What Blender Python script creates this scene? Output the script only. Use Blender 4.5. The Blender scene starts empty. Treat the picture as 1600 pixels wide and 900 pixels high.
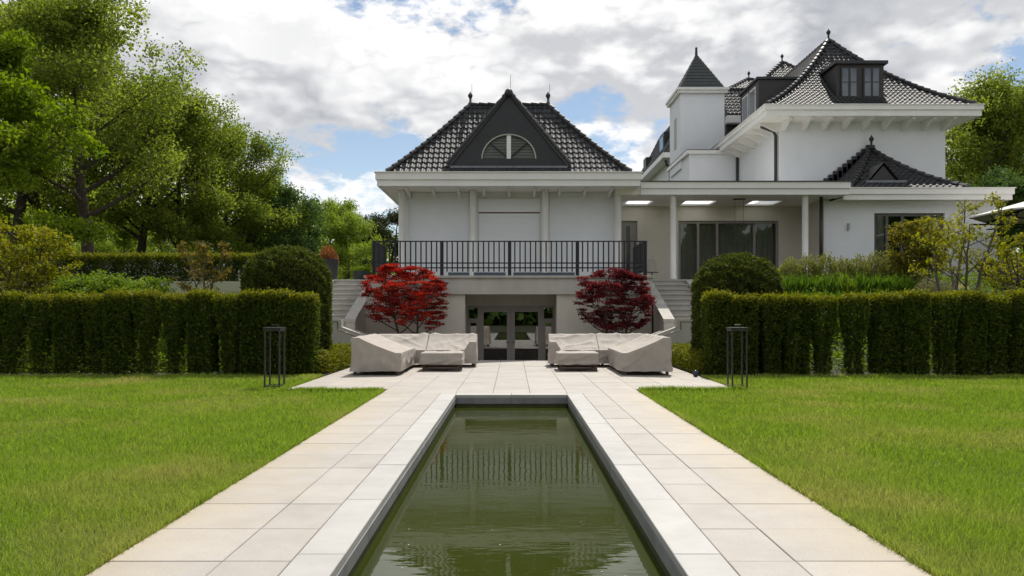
import bpy, math, random
import numpy as np
from mathutils import Vector, Matrix, Quaternion, noise as mnoise

# ------------------------------------------------------------------ camera, sky, sun, exposure
SC = bpy.context.scene
COL = SC.collection
PI = math.pi
F, CX, HY, H = 1197.0, 801.0, 488.0, 1.4          # focal length in photo pixels, vanishing point, eye height
CAMX = 0.02
cam = bpy.data.cameras.new('camera'); camo = bpy.data.objects.new('camera', cam); COL.objects.link(camo)
camo.location = (CAMX, 0, H); camo.rotation_euler = (PI/2, 0, 0)
cam.sensor_width = 36; cam.lens = 36*F/1600
cam.shift_y = 38/1600; cam.shift_x = -1/1600
cam.clip_end = 3000; cam.clip_start = 0.05
SC.camera = camo
SC.cycles.max_bounces = 8; SC.cycles.diffuse_bounces = 5; SC.cycles.glossy_bounces = 3; SC.cycles.transmission_bounces = 3; SC.cycles.transparent_max_bounces = 6
SC.cycles.caustics_reflective = False; SC.cycles.caustics_refractive = False
SUN_EL, SUN_AZ = math.radians(56), math.radians(14)   # high, behind the house, a little to the right
SD = Vector((math.sin(SUN_AZ)*math.cos(SUN_EL), math.cos(SUN_AZ)*math.cos(SUN_EL), math.sin(SUN_EL)))
sl = bpy.data.lights.new('sun', 'SUN'); sl.energy = 4.8; sl.angle = math.radians(0.55); sl.color = (1, .95, .87)
so = bpy.data.objects.new('sun', sl); COL.objects.link(so); so.location = (10, 20, 40)
so.rotation_euler = SD.to_track_quat('Z', 'Y').to_euler()
SC.view_settings.view_transform = 'Standard'; SC.view_settings.look = 'None'
SC.view_settings.exposure = 0.12; SC.view_settings.gamma = 1
W = bpy.data.worlds.new('World'); SC.world = W; W.use_nodes = True
CLOUD_SEED = (7.11, 9.1, 3.39)
def build_world():
    nt = W.node_tree; nt.nodes.clear(); N = nt.nodes.new; L = nt.links.new
    out = N('ShaderNodeOutputWorld'); bg = N('ShaderNodeBackground'); bg.inputs[1].default_value = 0.1
    L(bg.outputs[0], out.inputs[0])
    sky = N('ShaderNodeTexSky'); sky.sky_type = 'NISHITA'; sky.sun_disc = False
    sky.sun_elevation = SUN_EL; sky.sun_rotation = SUN_AZ; sky.air_density = 1.0; sky.dust_density = 0.0; sky.ozone_density = 1.6
    tc = N('ShaderNodeTexCoord')
    def put(n, i, v):
        if isinstance(v, (int, float, tuple)): n.inputs[i].default_value = v
        else: L(v, n.inputs[i])
    def vmath(op, a, b):
        n = N('ShaderNodeVectorMath'); n.operation = op; put(n, 0, a); put(n, 1, b); return n.outputs[0]
    def m(op, a, b=0.0, c=0.0, clamp=False):
        n = N('ShaderNodeMath'); n.operation = op; n.use_clamp = clamp
        for i, v in enumerate((a, b, c)): put(n, i, v)
        return n.outputs[0]
    def rng(v, a, b, c=0.0, d=1.0, smooth=True):
        n = N('ShaderNodeMapRange'); n.interpolation_type = 'SMOOTHSTEP' if smooth else 'LINEAR'
        for i, x in enumerate((v, a, b, c, d)): put(n, i, x)
        return n.outputs[0]
    base = vmath('MULTIPLY', tc.outputs['Generated'], (1.0, 1.0, 1.9))
    def noise(p, sc, det, ro, dist=0.0):
        a = N('ShaderNodeTexNoise'); a.inputs['Scale'].default_value = sc; a.inputs['Detail'].default_value = det; a.inputs['Roughness'].default_value = ro; a.inputs['Distortion'].default_value = dist
        L(p, a.inputs['Vector']); return a.outputs[0]
    S = CLOUD_SEED
    def dens(off, det):
        p = vmath('ADD', base, tuple(Vector(S) + Vector(off)))
        a = noise(p, 2.2, det, .56, .15); b = noise(p, 7.5, det-1, .58)
        puff = m('ABSOLUTE', m('SUBTRACT', b, .5))                   # billows: rounded lobes with creases
        return m('ADD', a, m('MULTIPLY', m('SUBTRACT', .08, puff), .80))
    d0 = dens((0, 0, 0), 7); s = SD*0.055
    d1 = dens((s.x, s.y*.5, s.z*1.9), 4)
    mask = rng(d0, .395, .475)
    lit = rng(m('SUBTRACT', d0, d1), -.11, .10, 0, 1)
    big = noise(vmath('ADD', base, (S[0]+7.3, S[1], S[2]+2.1)), 1.7, 3, .5)
    thick = m('MULTIPLY', rng(d0, .47, .64), rng(big, .34, .58))
    lum = m('SUBTRACT', m('MULTIPLY_ADD', lit, .68, .42), m('MULTIPLY', thick, .46), clamp=True)
    ramp = N('ShaderNodeMix'); ramp.data_type = 'RGBA'; L(lum, ramp.inputs[0])
    ramp.inputs[6].default_value = (2.9, 3.15, 3.65, 1); ramp.inputs[7].default_value = (9.9, 9.85, 9.8, 1)
    blue = N('ShaderNodeMix'); blue.data_type = 'RGBA'; blue.blend_type = 'MULTIPLY'; blue.inputs[0].default_value = 1
    L(sky.outputs[0], blue.inputs[6]); blue.inputs[7].default_value = (1.22, 1.08, .98, 1)
    mix = N('ShaderNodeMix'); mix.data_type = 'RGBA'
    L(mask, mix.inputs[0]); L(blue.outputs[2], mix.inputs[6]); L(ramp.outputs[2], mix.inputs[7])
    L(mix.outputs[2], bg.inputs[0])
build_world()

def X(px, Y): return CAMX + (px-CX)*Y/F
def Z(py, Y): return H + (HY-py)*Y/F

# ------------------------------------------------------------------ materials
MATS = {}
def mat(name, c1, c2=None, rough=.7, nscale=3.0, bump=0.0, bscale=40.0, spec=.4, metal=0.0, objvar=0.0, detail=6, coat=0.0, streak=0.0, edge=None):
    if name in MATS: return MATS[name]
    mt = bpy.data.materials.new(name); mt.use_nodes = True; nt = mt.node_tree; N = nt.nodes.new; L = nt.links.new
    b = nt.nodes['Principled BSDF']; b.inputs['Roughness'].default_value = rough; b.inputs['Metallic'].default_value = metal
    b.inputs['Specular IOR Level'].default_value = spec; b.inputs['Coat Weight'].default_value = coat
    if c2 is None: c2 = tuple(x*.82 for x in c1)
    g = N('ShaderNodeNewGeometry')
    n = N('ShaderNodeTexNoise'); n.inputs['Scale'].default_value = nscale; n.inputs['Detail'].default_value = detail; n.inputs['Roughness'].default_value = .65
    L(g.outputs['Position'], n.inputs['Vector'])
    mr = N('ShaderNodeMapRange'); L(n.outputs[0], mr.inputs[0]); mr.inputs[1].default_value = .32; mr.inputs[2].default_value = .68
    mx = N('ShaderNodeMix'); mx.data_type = 'RGBA'; L(mr.outputs[0], mx.inputs[0])
    mx.inputs[6].default_value = (*c1, 1); mx.inputs[7].default_value = (*c2, 1)
    colo = mx.outputs[2]
    if streak:                                                       # run-off marks: noise drawn out downwards
        mp = N('ShaderNodeMapping'); mp.inputs['Scale'].default_value = (1.8, 1.8, .22); L(g.outputs['Position'], mp.inputs[0])
        ns = N('ShaderNodeTexNoise'); ns.inputs['Scale'].default_value = 1.6; ns.inputs['Detail'].default_value = 6; L(mp.outputs[0], ns.inputs['Vector'])
        ms = N('ShaderNodeMapRange'); L(ns.outputs[0], ms.inputs[0]); ms.inputs[1].default_value = .42; ms.inputs[2].default_value = .75; ms.inputs[4].default_value = streak
        m3 = N('ShaderNodeMix'); m3.data_type = 'RGBA'; L(ms.outputs[0], m3.inputs[0]); L(colo, m3.inputs[6]); m3.inputs[7].default_value = (c2[0]*.55, c2[1]*.54, c2[2]*.48, 1); colo = m3.outputs[2]
    if edge:                                                         # sandy stain in blotches along the grass edge of the path
        sp = N('ShaderNodeSeparateXYZ'); L(g.outputs['Position'], sp.inputs[0])
        ab = N('ShaderNodeMath'); ab.operation = 'ABSOLUTE'; L(sp.outputs[0], ab.inputs[0])
        nz = N('ShaderNodeTexNoise'); nz.inputs['Scale'].default_value = 2.2; nz.inputs['Detail'].default_value = 8; L(g.outputs['Position'], nz.inputs['Vector'])
        ad = N('ShaderNodeMath'); ad.operation = 'MULTIPLY_ADD'; L(nz.outputs[0], ad.inputs[0]); ad.inputs[1].default_value = 1.1; L(ab.outputs[0], ad.inputs[2])
        yl = N('ShaderNodeMapRange'); L(sp.outputs[1], yl.inputs[0]); yl.inputs[1].default_value = 11.5; yl.inputs[2].default_value = 14.5; yl.inputs[3].default_value = .62; yl.inputs[4].default_value = .10
        me_ = N('ShaderNodeMapRange'); L(ad.outputs[0], me_.inputs[0]); me_.inputs[1].default_value = 2.15; me_.inputs[2].default_value = 2.95; L(yl.outputs[0], me_.inputs[4])
        m4 = N('ShaderNodeMix'); m4.data_type = 'RGBA'; L(me_.outputs[0], m4.inputs[0]); L(colo, m4.inputs[6]); m4.inputs[7].default_value = (*edge, 1); colo = m4.outputs[2]
        n5 = N('ShaderNodeTexNoise'); n5.inputs['Scale'].default_value = 110; n5.inputs['Detail'].default_value = 3; L(g.outputs['Position'], n5.inputs['Vector'])
        r5 = N('ShaderNodeMapRange'); L(n5.outputs[0], r5.inputs[0]); r5.inputs[1].default_value = .3; r5.inputs[2].default_value = .7; r5.inputs[3].default_value = .86; r5.inputs[4].default_value = 1.1
        h5 = N('ShaderNodeHueSaturation'); L(colo, h5.inputs['Color']); L(r5.outputs[0], h5.inputs['Value']); colo = h5.outputs[0]
    if objvar:
        oi = N('ShaderNodeObjectInfo'); hs = N('ShaderNodeHueSaturation'); L(colo, hs.inputs['Color'])
        r2 = N('ShaderNodeMapRange'); L(oi.outputs['Random'], r2.inputs[0]); r2.inputs[3].default_value = 1-objvar; r2.inputs[4].default_value = 1+objvar
        L(r2.outputs[0], hs.inputs['Value']); colo = hs.outputs[0]
    L(colo, b.inputs['Base Color'])
    if bump:
        n2 = N('ShaderNodeTexNoise'); n2.inputs['Scale'].default_value = bscale; n2.inputs['Detail'].default_value = 5
        L(g.outputs['Position'], n2.inputs['Vector'])
        bp = N('ShaderNodeBump'); bp.inputs['Strength'].default_value = bump; bp.inputs['Distance'].default_value = .02
        L(n2.outputs[0], bp.inputs['Height']); L(bp.outputs[0], b.inputs['Normal'])
    MATS[name] = mt; return mt

def leafmat(name, dark, light, trans=.35, patch=None, rough=.6, spec=.12, nscale=.8):
    """leaf colour picked by the per-leaf random value; light passes through the blade"""
    mt = bpy.data.materials.new(name); mt.use_nodes = True; nt = mt.node_tree; N = nt.nodes.new; L = nt.links.new
    b = nt.nodes['Principled BSDF']; b.inputs['Roughness'].default_value = rough; b.inputs['Specular IOR Level'].default_value = spec
    out = nt.nodes['Material Output']
    a = N('ShaderNodeAttribute'); a.attribute_name = 'rnd'
    mx = N('ShaderNodeMix'); mx.data_type = 'RGBA'; L(a.outputs['Fac'], mx.inputs[0])
    mx.inputs[6].default_value = (*dark, 1); mx.inputs[7].default_value = (*light, 1)
    c = mx.outputs[2]
    if patch:
        g = N('ShaderNodeNewGeometry'); n = N('ShaderNodeTexNoise'); n.inputs['Scale'].default_value = nscale; n.inputs['Detail'].default_value = 4
        L(g.outputs['Position'], n.inputs['Vector'])
        mr = N('ShaderNodeMapRange'); L(n.outputs[0], mr.inputs[0]); mr.inputs[1].default_value = .49; mr.inputs[2].default_value = .70; mr.inputs[4].default_value = .75
        m2 = N('ShaderNodeMix'); m2.data_type = 'RGBA'; L(mr.outputs[0], m2.inputs[0]); L(c, m2.inputs[6]); m2.inputs[7].default_value = (*patch, 1); c = m2.outputs[2]
    L(c, b.inputs['Base Color'])
    t = N('ShaderNodeBsdfTranslucent')
    hs = N('ShaderNodeHueSaturation'); hs.inputs['Saturation'].default_value = 1.1; hs.inputs['Value'].default_value = 1.35; L(c, hs.inputs['Color']); L(hs.outputs[0], t.inputs['Color'])
    ms = N('ShaderNodeMixShader'); ms.inputs[0].default_value = trans
    L(b.outputs[0], ms.inputs[1]); L(t.outputs[0], ms.inputs[2]); L(ms.outputs[0], out.inputs['Surface'])
    return mt

def glassmat(name, tint=(.75, .8, .8), refl=.0):
    mt = bpy.data.materials.new(name); mt.use_nodes = True; nt = mt.node_tree; N = nt.nodes.new; L = nt.links.new
    nt.nodes.remove(nt.nodes['Principled BSDF']); out = nt.nodes['Material Output']
    t = N('ShaderNodeBsdfTransparent'); t.inputs[0].default_value = (*tint, 1)
    g = N('ShaderNodeBsdfGlossy'); g.inputs['Roughness'].default_value = .01
    fr = N('ShaderNodeFresnel'); fr.inputs[0].default_value = 1.55
    ad = N('ShaderNodeMath'); ad.operation = 'ADD'; ad.inputs[1].default_value = refl; ad.use_clamp = True; L(fr.outputs[0], ad.inputs[0])
    ms = N('ShaderNodeMixShader'); L(ad.outputs[0], ms.inputs[0]); L(t.outputs[0], ms.inputs[1]); L(g.outputs[0], ms.inputs[2]); L(ms.outputs[0], out.inputs[0])
    return mt

def watermat():
    mt = bpy.data.materials.new('pond_water'); mt.use_nodes = True; nt = mt.node_tree; N = nt.nodes.new; L = nt.links.new
    b = nt.nodes['Principled BSDF']; b.inputs['Roughness'].default_value = .02; b.inputs['IOR'].default_value = 1.42
    g = N('ShaderNodeNewGeometry')
    n = N('ShaderNodeTexNoise'); n.inputs['Scale'].default_value = .7; n.inputs['Detail'].default_value = 4; L(g.outputs['Position'], n.inputs['Vector'])
    mx = N('ShaderNodeMix'); mx.data_type = 'RGBA'; L(n.outputs[0], mx.inputs[0])
    mx.inputs[6].default_value = (.020, .029, .003, 1); mx.inputs[7].default_value = (.037, .046, .006, 1); L(mx.outputs[2], b.inputs['Base Color'])
    mp = N('ShaderNodeMapping'); mp.inputs['Scale'].default_value = (1.0, 2.6, 1); L(g.outputs['Position'], mp.inputs[0])
    w = N('ShaderNodeTexNoise'); w.inputs['Scale'].default_value = 2.6; w.inputs['Detail'].default_value = 3; w.inputs['Roughness'].default_value = .5; L(mp.outputs[0], w.inputs['Vector'])
    bp = N('ShaderNodeBump'); bp.inputs['Strength'].default_value = .035; bp.inputs['Distance'].default_value = .05; L(w.outputs[0], bp.inputs['Height']); L(bp.outputs[0], b.inputs['Normal'])
    return mt

M_white = mat('white_render', (.79, .81, .84), (.74, .76, .79), rough=.75, nscale=.9, bump=.12, bscale=60, streak=.05)
M_trim = mat('white_paint', (.78, .775, .755), (.72, .71, .685), rough=.45, nscale=1.5)
M_soffit = mat('soffit_paint', (.84, .82, .78), (.78, .76, .72), rough=.6, nscale=1.2)
M_slab = mat('granite_slab', (.385, .36, .33), (.325, .30, .27), rough=.62, nscale=2.4, bump=.06, bscale=180, objvar=.055, edge=(.40, .325, .215), detail=10)
M_coping = mat('granite_coping', (.40, .39, .375), (.335, .325, .31), rough=.6, nscale=2.6, bump=.06, bscale=180, objvar=.05, detail=10)
M_bed = mat('slab_bedding', (.10, .095, .085), rough=.9)
M_stone = mat('grey_stone', (.48, .455, .415), (.35, .335, .30), rough=.75, nscale=2.2, bump=.15, bscale=70, detail=9, streak=.2)
M_cast = mat('cast_wall', (.50, .48, .44), (.42, .40, .365), rough=.8, nscale=1.1, bump=.1, bscale=50, streak=.22)
M_panel = mat('cream_render', (.62, .59, .52), (.55, .52, .45), rough=.8, nscale=.8, bump=.08, bscale=60, streak=.08)
M_poolwall = mat('blue_stone', (.24, .24, .24), (.16, .16, .165), rough=.5, nscale=4, bump=.1, bscale=90)
M_algae = mat('algae_wall', (.06, .065, .012), (.035, .042, .01), rough=.7, nscale=6)
M_water = watermat()
M_soil = mat('soil', (.07, .05, .032), (.04, .03, .02), rough=.95, nscale=4, bump=.6, bscale=14)
M_ground = mat('ground_cover', (.030, .045, .014), (.042, .038, .022), rough=.95, nscale=.6, bump=.5, bscale=10)
M_lawn = mat('lawn_soil', (.075, .11, .016), (.10, .11, .025), rough=.95, nscale=1.2, bump=.5, bscale=30)
M_tile = mat('glazed_tile', (.026, .028, .031), (.052, .051, .052), rough=.55, nscale=9, spec=.18, objvar=.25)
M_ridge = mat('ridge_tile', (.026, .026, .028), (.045, .044, .046), rough=.38, nscale=9)
M_slate = mat('slate', (.026, .032, .032), (.048, .056, .054), rough=.6, nscale=6)
M_lead = mat('dark_zinc', (.022, .023, .027), (.034, .035, .038), rough=.5, nscale=2)
M_brown = mat('brown_cladding', (.034, .031, .032), (.046, .041, .042), rough=.55)
M_flash = mat('lead_flashing', (.22, .23, .25), (.14, .15, .17), rough=.45, nscale=8)
M_iron = mat('black_iron', (.012, .012, .015), (.018, .018, .021), rough=.45)
M_pipe = mat('downpipe_metal', (.03, .028, .03), (.045, .042, .042), rough=.4)
M_frame = mat('taupe_frame', (.27, .25, .235), (.23, .215, .20), rough=.5)
M_louvre = mat('grey_louvre', (.40, .42, .37), (.33, .35, .31), rough=.6)
M_glass = glassmat('window_glass', (.80, .82, .80), .0)
M_glassd = glassmat('door_glass', (.45, .48, .46), .22)
M_curtain = mat('curtain_cloth', (.62, .60, .55), (.54, .52, .47), rough=.9)
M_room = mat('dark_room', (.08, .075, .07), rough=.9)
M_shutter = mat('shutter_white', (.79, .81, .83), (.76, .78, .80), rough=.5, nscale=1)
M_line = mat('shutter_gap', (.18, .10, .09), rough=.7)
M_bark = mat('bark', (.085, .065, .048), (.045, .035, .027), rough=.95, nscale=5, bump=.8, bscale=22)
M_barkp = mat('pale_bark', (.13, .115, .085), (.08, .07, .05), rough=.9, nscale=8)
M_cover = mat('furniture_cover', (.385, .348, .312), (.325, .292, .260), rough=.85, nscale=5, bump=.18, bscale=22)
M_wood = mat('teak', (.10, .065, .042), (.06, .04, .028), rough=.7, nscale=10)
M_pot = mat('charcoal_pot', (.035, .036, .042), (.05, .05, .056), rough=.55)
M_carw = mat('white_car_paint', (.75, .76, .78), rough=.25, coat=.6)
M_cars = mat('silver_car_paint', (.42, .43, .45), rough=.25, metal=.3, coat=.6)
M_tyre = mat('tyre', (.015, .015, .016), rough=.85)
M_canvas = mat('parasol_canvas', (.60, .58, .54), (.54, .52, .48), rough=.85)
M_wicker = mat('wicker', (.06, .05, .043), (.035, .03, .026), rough=.8, nscale=60)
M_drive = mat('driveway', (.20, .19, .17), (.15, .14, .13), rough=.9, nscale=2, bump=.3, bscale=60)
M_opal = bpy.data.materials.new('opal_glazing'); M_opal.use_nodes = True
_t = M_opal.node_tree.nodes.new('ShaderNodeBsdfTranslucent'); _t.inputs[0].default_value = (.88, .88, .88, 1); M_opal.node_tree.links.new(_t.outputs[0], M_opal.node_tree.nodes['Material Output'].inputs[0])
M_globe = mat('blue_glaze', (.022, .034, .055), (.015, .022, .035), rough=.15)

L_yew = leafmat('yew_needles', (.034, .060, .011), (.130, .170, .022), .42)
L_yewtip = leafmat('yew_new_growth', (.10, .12, .014), (.25, .25, .026), .42)
L_yewdome = leafmat('clipped_yew', (.038, .058, .012), (.115, .135, .022), .30)
L_box = leafmat('box_leaves', (.11, .135, .014), (.23, .235, .03), .35)
L_oak = leafmat('oak_leaves', (.105, .152, .026), (.265, .310, .050), .52)
L_deep = leafmat('deep_green_leaves', (.040, .085, .022), (.11, .165, .038), .42)
L_lime = leafmat('lime_leaves', (.115, .18, .016), (.22, .29, .03), .45)
L_under = leafmat('understory_leaves', (.13, .195, .028), (.29, .36, .06), .54)
L_pine = leafmat('dark_conifer_leaves', (.03, .042, .016), (.065, .075, .026), .2)
L_red = leafmat('scarlet_maple_leaves', (.06, .010, .012), (.55, .055, .034), .48)
L_purple = leafmat('crimson_maple_leaves', (.042, .009, .012), (.21, .030, .032), .42)
L_yellow = leafmat('yellow_green_leaves', (.13, .15, .016), (.33, .31, .03), .42)
L_copper = leafmat('copper_green_leaves', (.055, .070, .016), (.24, .165, .030), .38)
L_olive = leafmat('olive_copper_leaves', (.085, .10, .018), (.29, .235, .032), .42)
L_fresh = leafmat('fresh_green_leaves', (.10, .165, .020), (.20, .27, .035), .42)
L_cream = leafmat('cream_leaves', (.36, .36, .17), (.58, .55, .30), .35)
L_pale = leafmat('pale_yellow_shrub', (.13, .155, .04), (.30, .30, .085), .38)
L_rust = leafmat('rust_leaves', (.20, .085, .03), (.34, .15, .06), .35)
L_grass = leafmat('lawn_grass', (.130, .210, .022), (.300, .395, .065), .42, patch=(.37, .345, .11), nscale=.55)
L_sedge = leafmat('tall_grass', (.055, .115, .014), (.13, .21, .028), .4)

# ------------------------------------------------------------------ mesh helpers
class MB:
    def __init__(s): s.v = []; s.f = []
    def quad(s, a, b, c, d):
        n = len(s.v); s.v += [tuple(a), tuple(b), tuple(c), tuple(d)]; s.f.append((n, n+1, n+2, n+3)); return s
    def poly(s, pts):
        n = len(s.v); s.v += [tuple(p) for p in pts]; s.f.append(tuple(range(n, n+len(pts)))); return s
    def box(s, x0, x1, y0, y1, z0, z1, ch=0.0):
        if ch <= 0:
            n = len(s.v)
            s.v += [(x0,y0,z0),(x1,y0,z0),(x1,y1,z0),(x0,y1,z0),(x0,y0,z1),(x1,y0,z1),(x1,y1,z1),(x0,y1,z1)]
            s.f += [tuple(n+i for i in q) for q in ((3,2,1,0),(4,5,6,7),(0,1,5,4),(1,2,6,5),(2,3,7,6),(3,0,4,7))]
        else:                                                        # chamfer round the top
            c = ch; n = len(s.v)
            s.v += [(x0,y0,z0),(x1,y0,z0),(x1,y1,z0),(x0,y1,z0),(x0,y0,z1-c),(x1,y0,z1-c),(x1,y1,z1-c),(x0,y1,z1-c),
                    (x0+c,y0+c,z1),(x1-c,y0+c,z1),(x1-c,y1-c,z1),(x0+c,y1-c,z1)]
            s.f += [tuple(n+i for i in q) for q in ((3,2,1,0),(8,9,10,11),(0,1,5,4),(1,2,6,5),(2,3,7,6),(3,0,4,7),(4,5,9,8),(5,6,10,9),(6,7,11,10),(7,4,8,11))]
        return s
    def prism(s, pts, ax, d0, d1):
        """polygon in the plane across axis ax ('x': pts=(y,z); 'y': pts=(x,z); 'z': pts=(x,y)) swept from d0 to d1"""
        def p3(p, d): return (d, p[0], p[1]) if ax == 'x' else ((p[0], d, p[1]) if ax == 'y' else (p[0], p[1], d))
        n = len(s.v); k = len(pts)
        s.v += [p3(p, d0) for p in pts] + [p3(p, d1) for p in pts]
        s.f.append(tuple(n+i for i in range(k))); s.f.append(tuple(n+k+i for i in reversed(range(k))))
        for i in range(k):
            j = (i+1) % k; s.f.append((n+i, n+k+i, n+k+j, n+j))
        return s
    def tube(s, pts, rad, n=8, cap=True):
        pts = [Vector(p) for p in pts]; b0 = len(s.v)
        if not hasattr(rad, '__len__'): rad = [rad]*len(pts)
        for i, p in enumerate(pts):
            t = (pts[min(i+1, len(pts)-1)] - pts[max(i-1, 0)])
            t = t.normalized() if t.length > 1e-9 else Vector((0,0,1))
            u = t.cross(Vector((0.31, .95, .02))); 
            if u.length < .05: u = t.cross(Vector((1, 0, 0)))
            u.normalize(); w = t.cross(u)
            for k in range(n):
                a = 2*PI*k/n; q = p + (u*math.cos(a) + w*math.sin(a))*rad[i]; s.v.append((q.x, q.y, q.z))
        for i in range(len(pts)-1):
            for k in range(n):
                a = b0+i*n+k; b = b0+i*n+(k+1) % n
                s.f.append((a, b, b+n, a+n))
        if cap:
            s.f.append(tuple(b0+k for k in reversed(range(n)))); e = b0+(len(pts)-1)*n; s.f.append(tuple(e+k for k in range(n)))
        return s
    def lathe(s, prof, c, n=16):
        b0 = len(s.v)
        for r, z in prof:
            for k in range(n):
                a = 2*PI*k/n; s.v.append((c[0]+r*math.cos(a), c[1]+r*math.sin(a), c[2]+z))
        for i in range(len(prof)-1):
            for k in range(n):
                a = b0+i*n+k; b = b0+i*n+(k+1) % n; s.f.append((a, b, b+n, a+n))
        s.f.append(tuple(b0+k for k in reversed(range(n)))); e = b0+(len(prof)-1)*n; s.f.append(tuple(e+k for k in range(n)))
        return s
    def mesh(s, name, m, smooth=False):
        me = bpy.data.meshes.new(name); me.from_pydata(s.v, [], s.f); me.materials.append(m)
        if smooth: me.polygons.foreach_set('use_smooth', [True]*len(me.polygons))
        me.update(); return me
    def build(s, name, m, parent=None, smooth=False):
        return link(name, s.mesh(name, m, smooth), parent)
def link(name, me, parent=None, loc=None):
    o = bpy.data.objects.new(name, me); COL.objects.link(o)
    if loc is not None: o.location = loc
    if parent is not None:
        o.parent = parent; o.matrix_parent_inverse = PINV(parent)
    return o
def PINV(p):
    mtx = Matrix.Translation(p.location)
    if p.parent: mtx = p.matrix_parent_inverse @ mtx; mtx = Matrix.Translation(p.parent.location) @ mtx
    return mtx.inverted()
def tag(o, label=None, cat=None, group=None, kind=None):
    if label: o['label'] = label
    if cat: o['category'] = cat
    if group: o['group'] = group
    if kind: o['kind'] = kind
    return o
def thing(name, label, cat, loc=(0, 0, 0), group=None):
    o = bpy.data.objects.new(name, None); COL.objects.link(o); o.location = loc; o.empty_display_size = .2
    return tag(o, label, cat, group)
def copy_tree(root, loc, rotz=0.0, label=None, group=None, scale=None):
    r = root.copy(); COL.objects.link(r); r.location = loc; r.rotation_euler = (0, 0, rotz)
    if scale is not None: r.scale = (scale,)*3 if not hasattr(scale, '__len__') else scale
    if label: r['label'] = label
    if group: r['group'] = group
    for ch in list(root.children):
        c = ch.copy(); COL.objects.link(c); c.parent = r
        for g in list(ch.children):
            d = g.copy(); COL.objects.link(d); d.parent = c
    return r

def leafmesh(name, C, S, m, rng, aspect=.5, up=0.0, dirs=None, rnd=None, droop=0.0):
    """one diamond-shaped leaf per row of C; S = length; random facing; rnd picks the colour"""
    n = len(C); S = np.broadcast_to(np.asarray(S, float), (n,))
    d = rng.normal(size=(n, 3))
    if dirs is not None: d = d*.65 + dirs
    d[:, 2] += -droop
    d /= np.linalg.norm(d, axis=1)[:, None] + 1e-9
    q = rng.normal(size=(n, 3)); q[:, 2] += up*rng.choice([-1, 1], n)*0
    if up: q = q*(1-up) + np.array([0, 0, 1.0])*up*1.5
    w = np.cross(d, q); w /= np.linalg.norm(w, axis=1)[:, None] + 1e-9
    V = np.empty((n, 4, 3)); h = (S*.5)[:, None]
    V[:, 0] = C - d*h; V[:, 2] = C + d*h; V[:, 1] = C + w*h*aspect - d*h*.1; V[:, 3] = C - w*h*aspect - d*h*.1
    me = bpy.data.meshes.new(name)
    me.vertices.add(n*4); me.vertices.foreach_set('co', V.reshape(-1))
    me.loops.add(n*4); me.loops.foreach_set('vertex_index', np.arange(n*4, dtype=np.int32))
    me.polygons.add(n); me.polygons.foreach_set('loop_start', np.arange(0, n*4, 4, dtype=np.int32)); me.polygons.foreach_set('loop_total', np.full(n, 4, np.int32))
    me.update(calc_edges=True)
    at = me.attributes.new('rnd', 'FLOAT', 'FACE'); r = rng.random(n) if rnd is None else rnd
    at.data.foreach_set('value', np.clip(r, 0, 1).astype(np.float32))
    me.materials.append(m); return me

# ------------------------------------------------------------------ ground, lawn, pool, paving
def build_ground():
    xs = sorted(set([-900,-300,-120,-60,-40,-30,-22,-16,-12,-9,-7.4,-6.9,-6.6,-6.35,-4.75,-4.05,-4.0,-2.2,-2.15,2.15,2.2,4.0,4.05,4.75,6.35,6.6,6.9,7.4,9,12,16,22,30,40,60,120,300,900]))
    ys = [-900,-300,-100,-40,-20,-8,-4,-3.95,0,4,8,13.5,13.55,15,16.8,17.4,18,19,20,21,21.75,21.8,22.6,23.5,24.3,24.45,26,27.5,27.55,30,34,40,48,60,80,120,300,900]
    def hz(x, y):
        ax = abs(x)
        if ax < 2.18 and -3.97 < y < 13.6: return -.95
        if ax < 4.03 and 13.5 < y < 27.52: return -.95
        if ax < 6.65 and 21.77 < y < 27.52: return -.95
        t = min(1, max(0, (y-17.6)/(24.2-17.6))); lat = min(1, max(0, (ax-6.62)/.7)) if y < 27.52 else 1
        return -.03 + (2.42*t*t*(3-2*t)*lat if y > 17.5 else 0)
    mb = MB()
    for y in ys:
        for x in xs: mb.v.append((x, y, hz(x, y)))
    nx = len(xs)
    for j in range(len(ys)-1):
        for i in range(nx-1):
            a = j*nx+i; mb.f.append((a, a+1, a+nx+1, a+nx))
    tag(mb.build('ground', M_ground), kind='structure')
    for s in (-1, 1):
        m2 = MB(); xa, xb = (-40, -2.25) if s < 0 else (2.25, 40)
        m2.quad((xa,-8,-.022),(xb,-8,-.022),(xb,13.56,-.022),(xa,13.56,-.022))
        xc, xd = (-40, -4.1) if s < 0 else (4.1, 40)
        m2.quad((xc,13.56,-.022),(xd,13.56,-.022),(xd,16.75,-.022),(xc,16.75,-.022))
        o = m2.build('lawn', M_lawn); tag(o, kind='structure')
    # the drive on the upper level
    m3 = MB(); m3.quad((-40,26.8,2.40),(-8.2,26.8,2.40),(-8.2,38,2.40),(-40,38,2.40)); tag(m3.build('driveway', M_drive), kind='structure')
build_ground()

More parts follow.
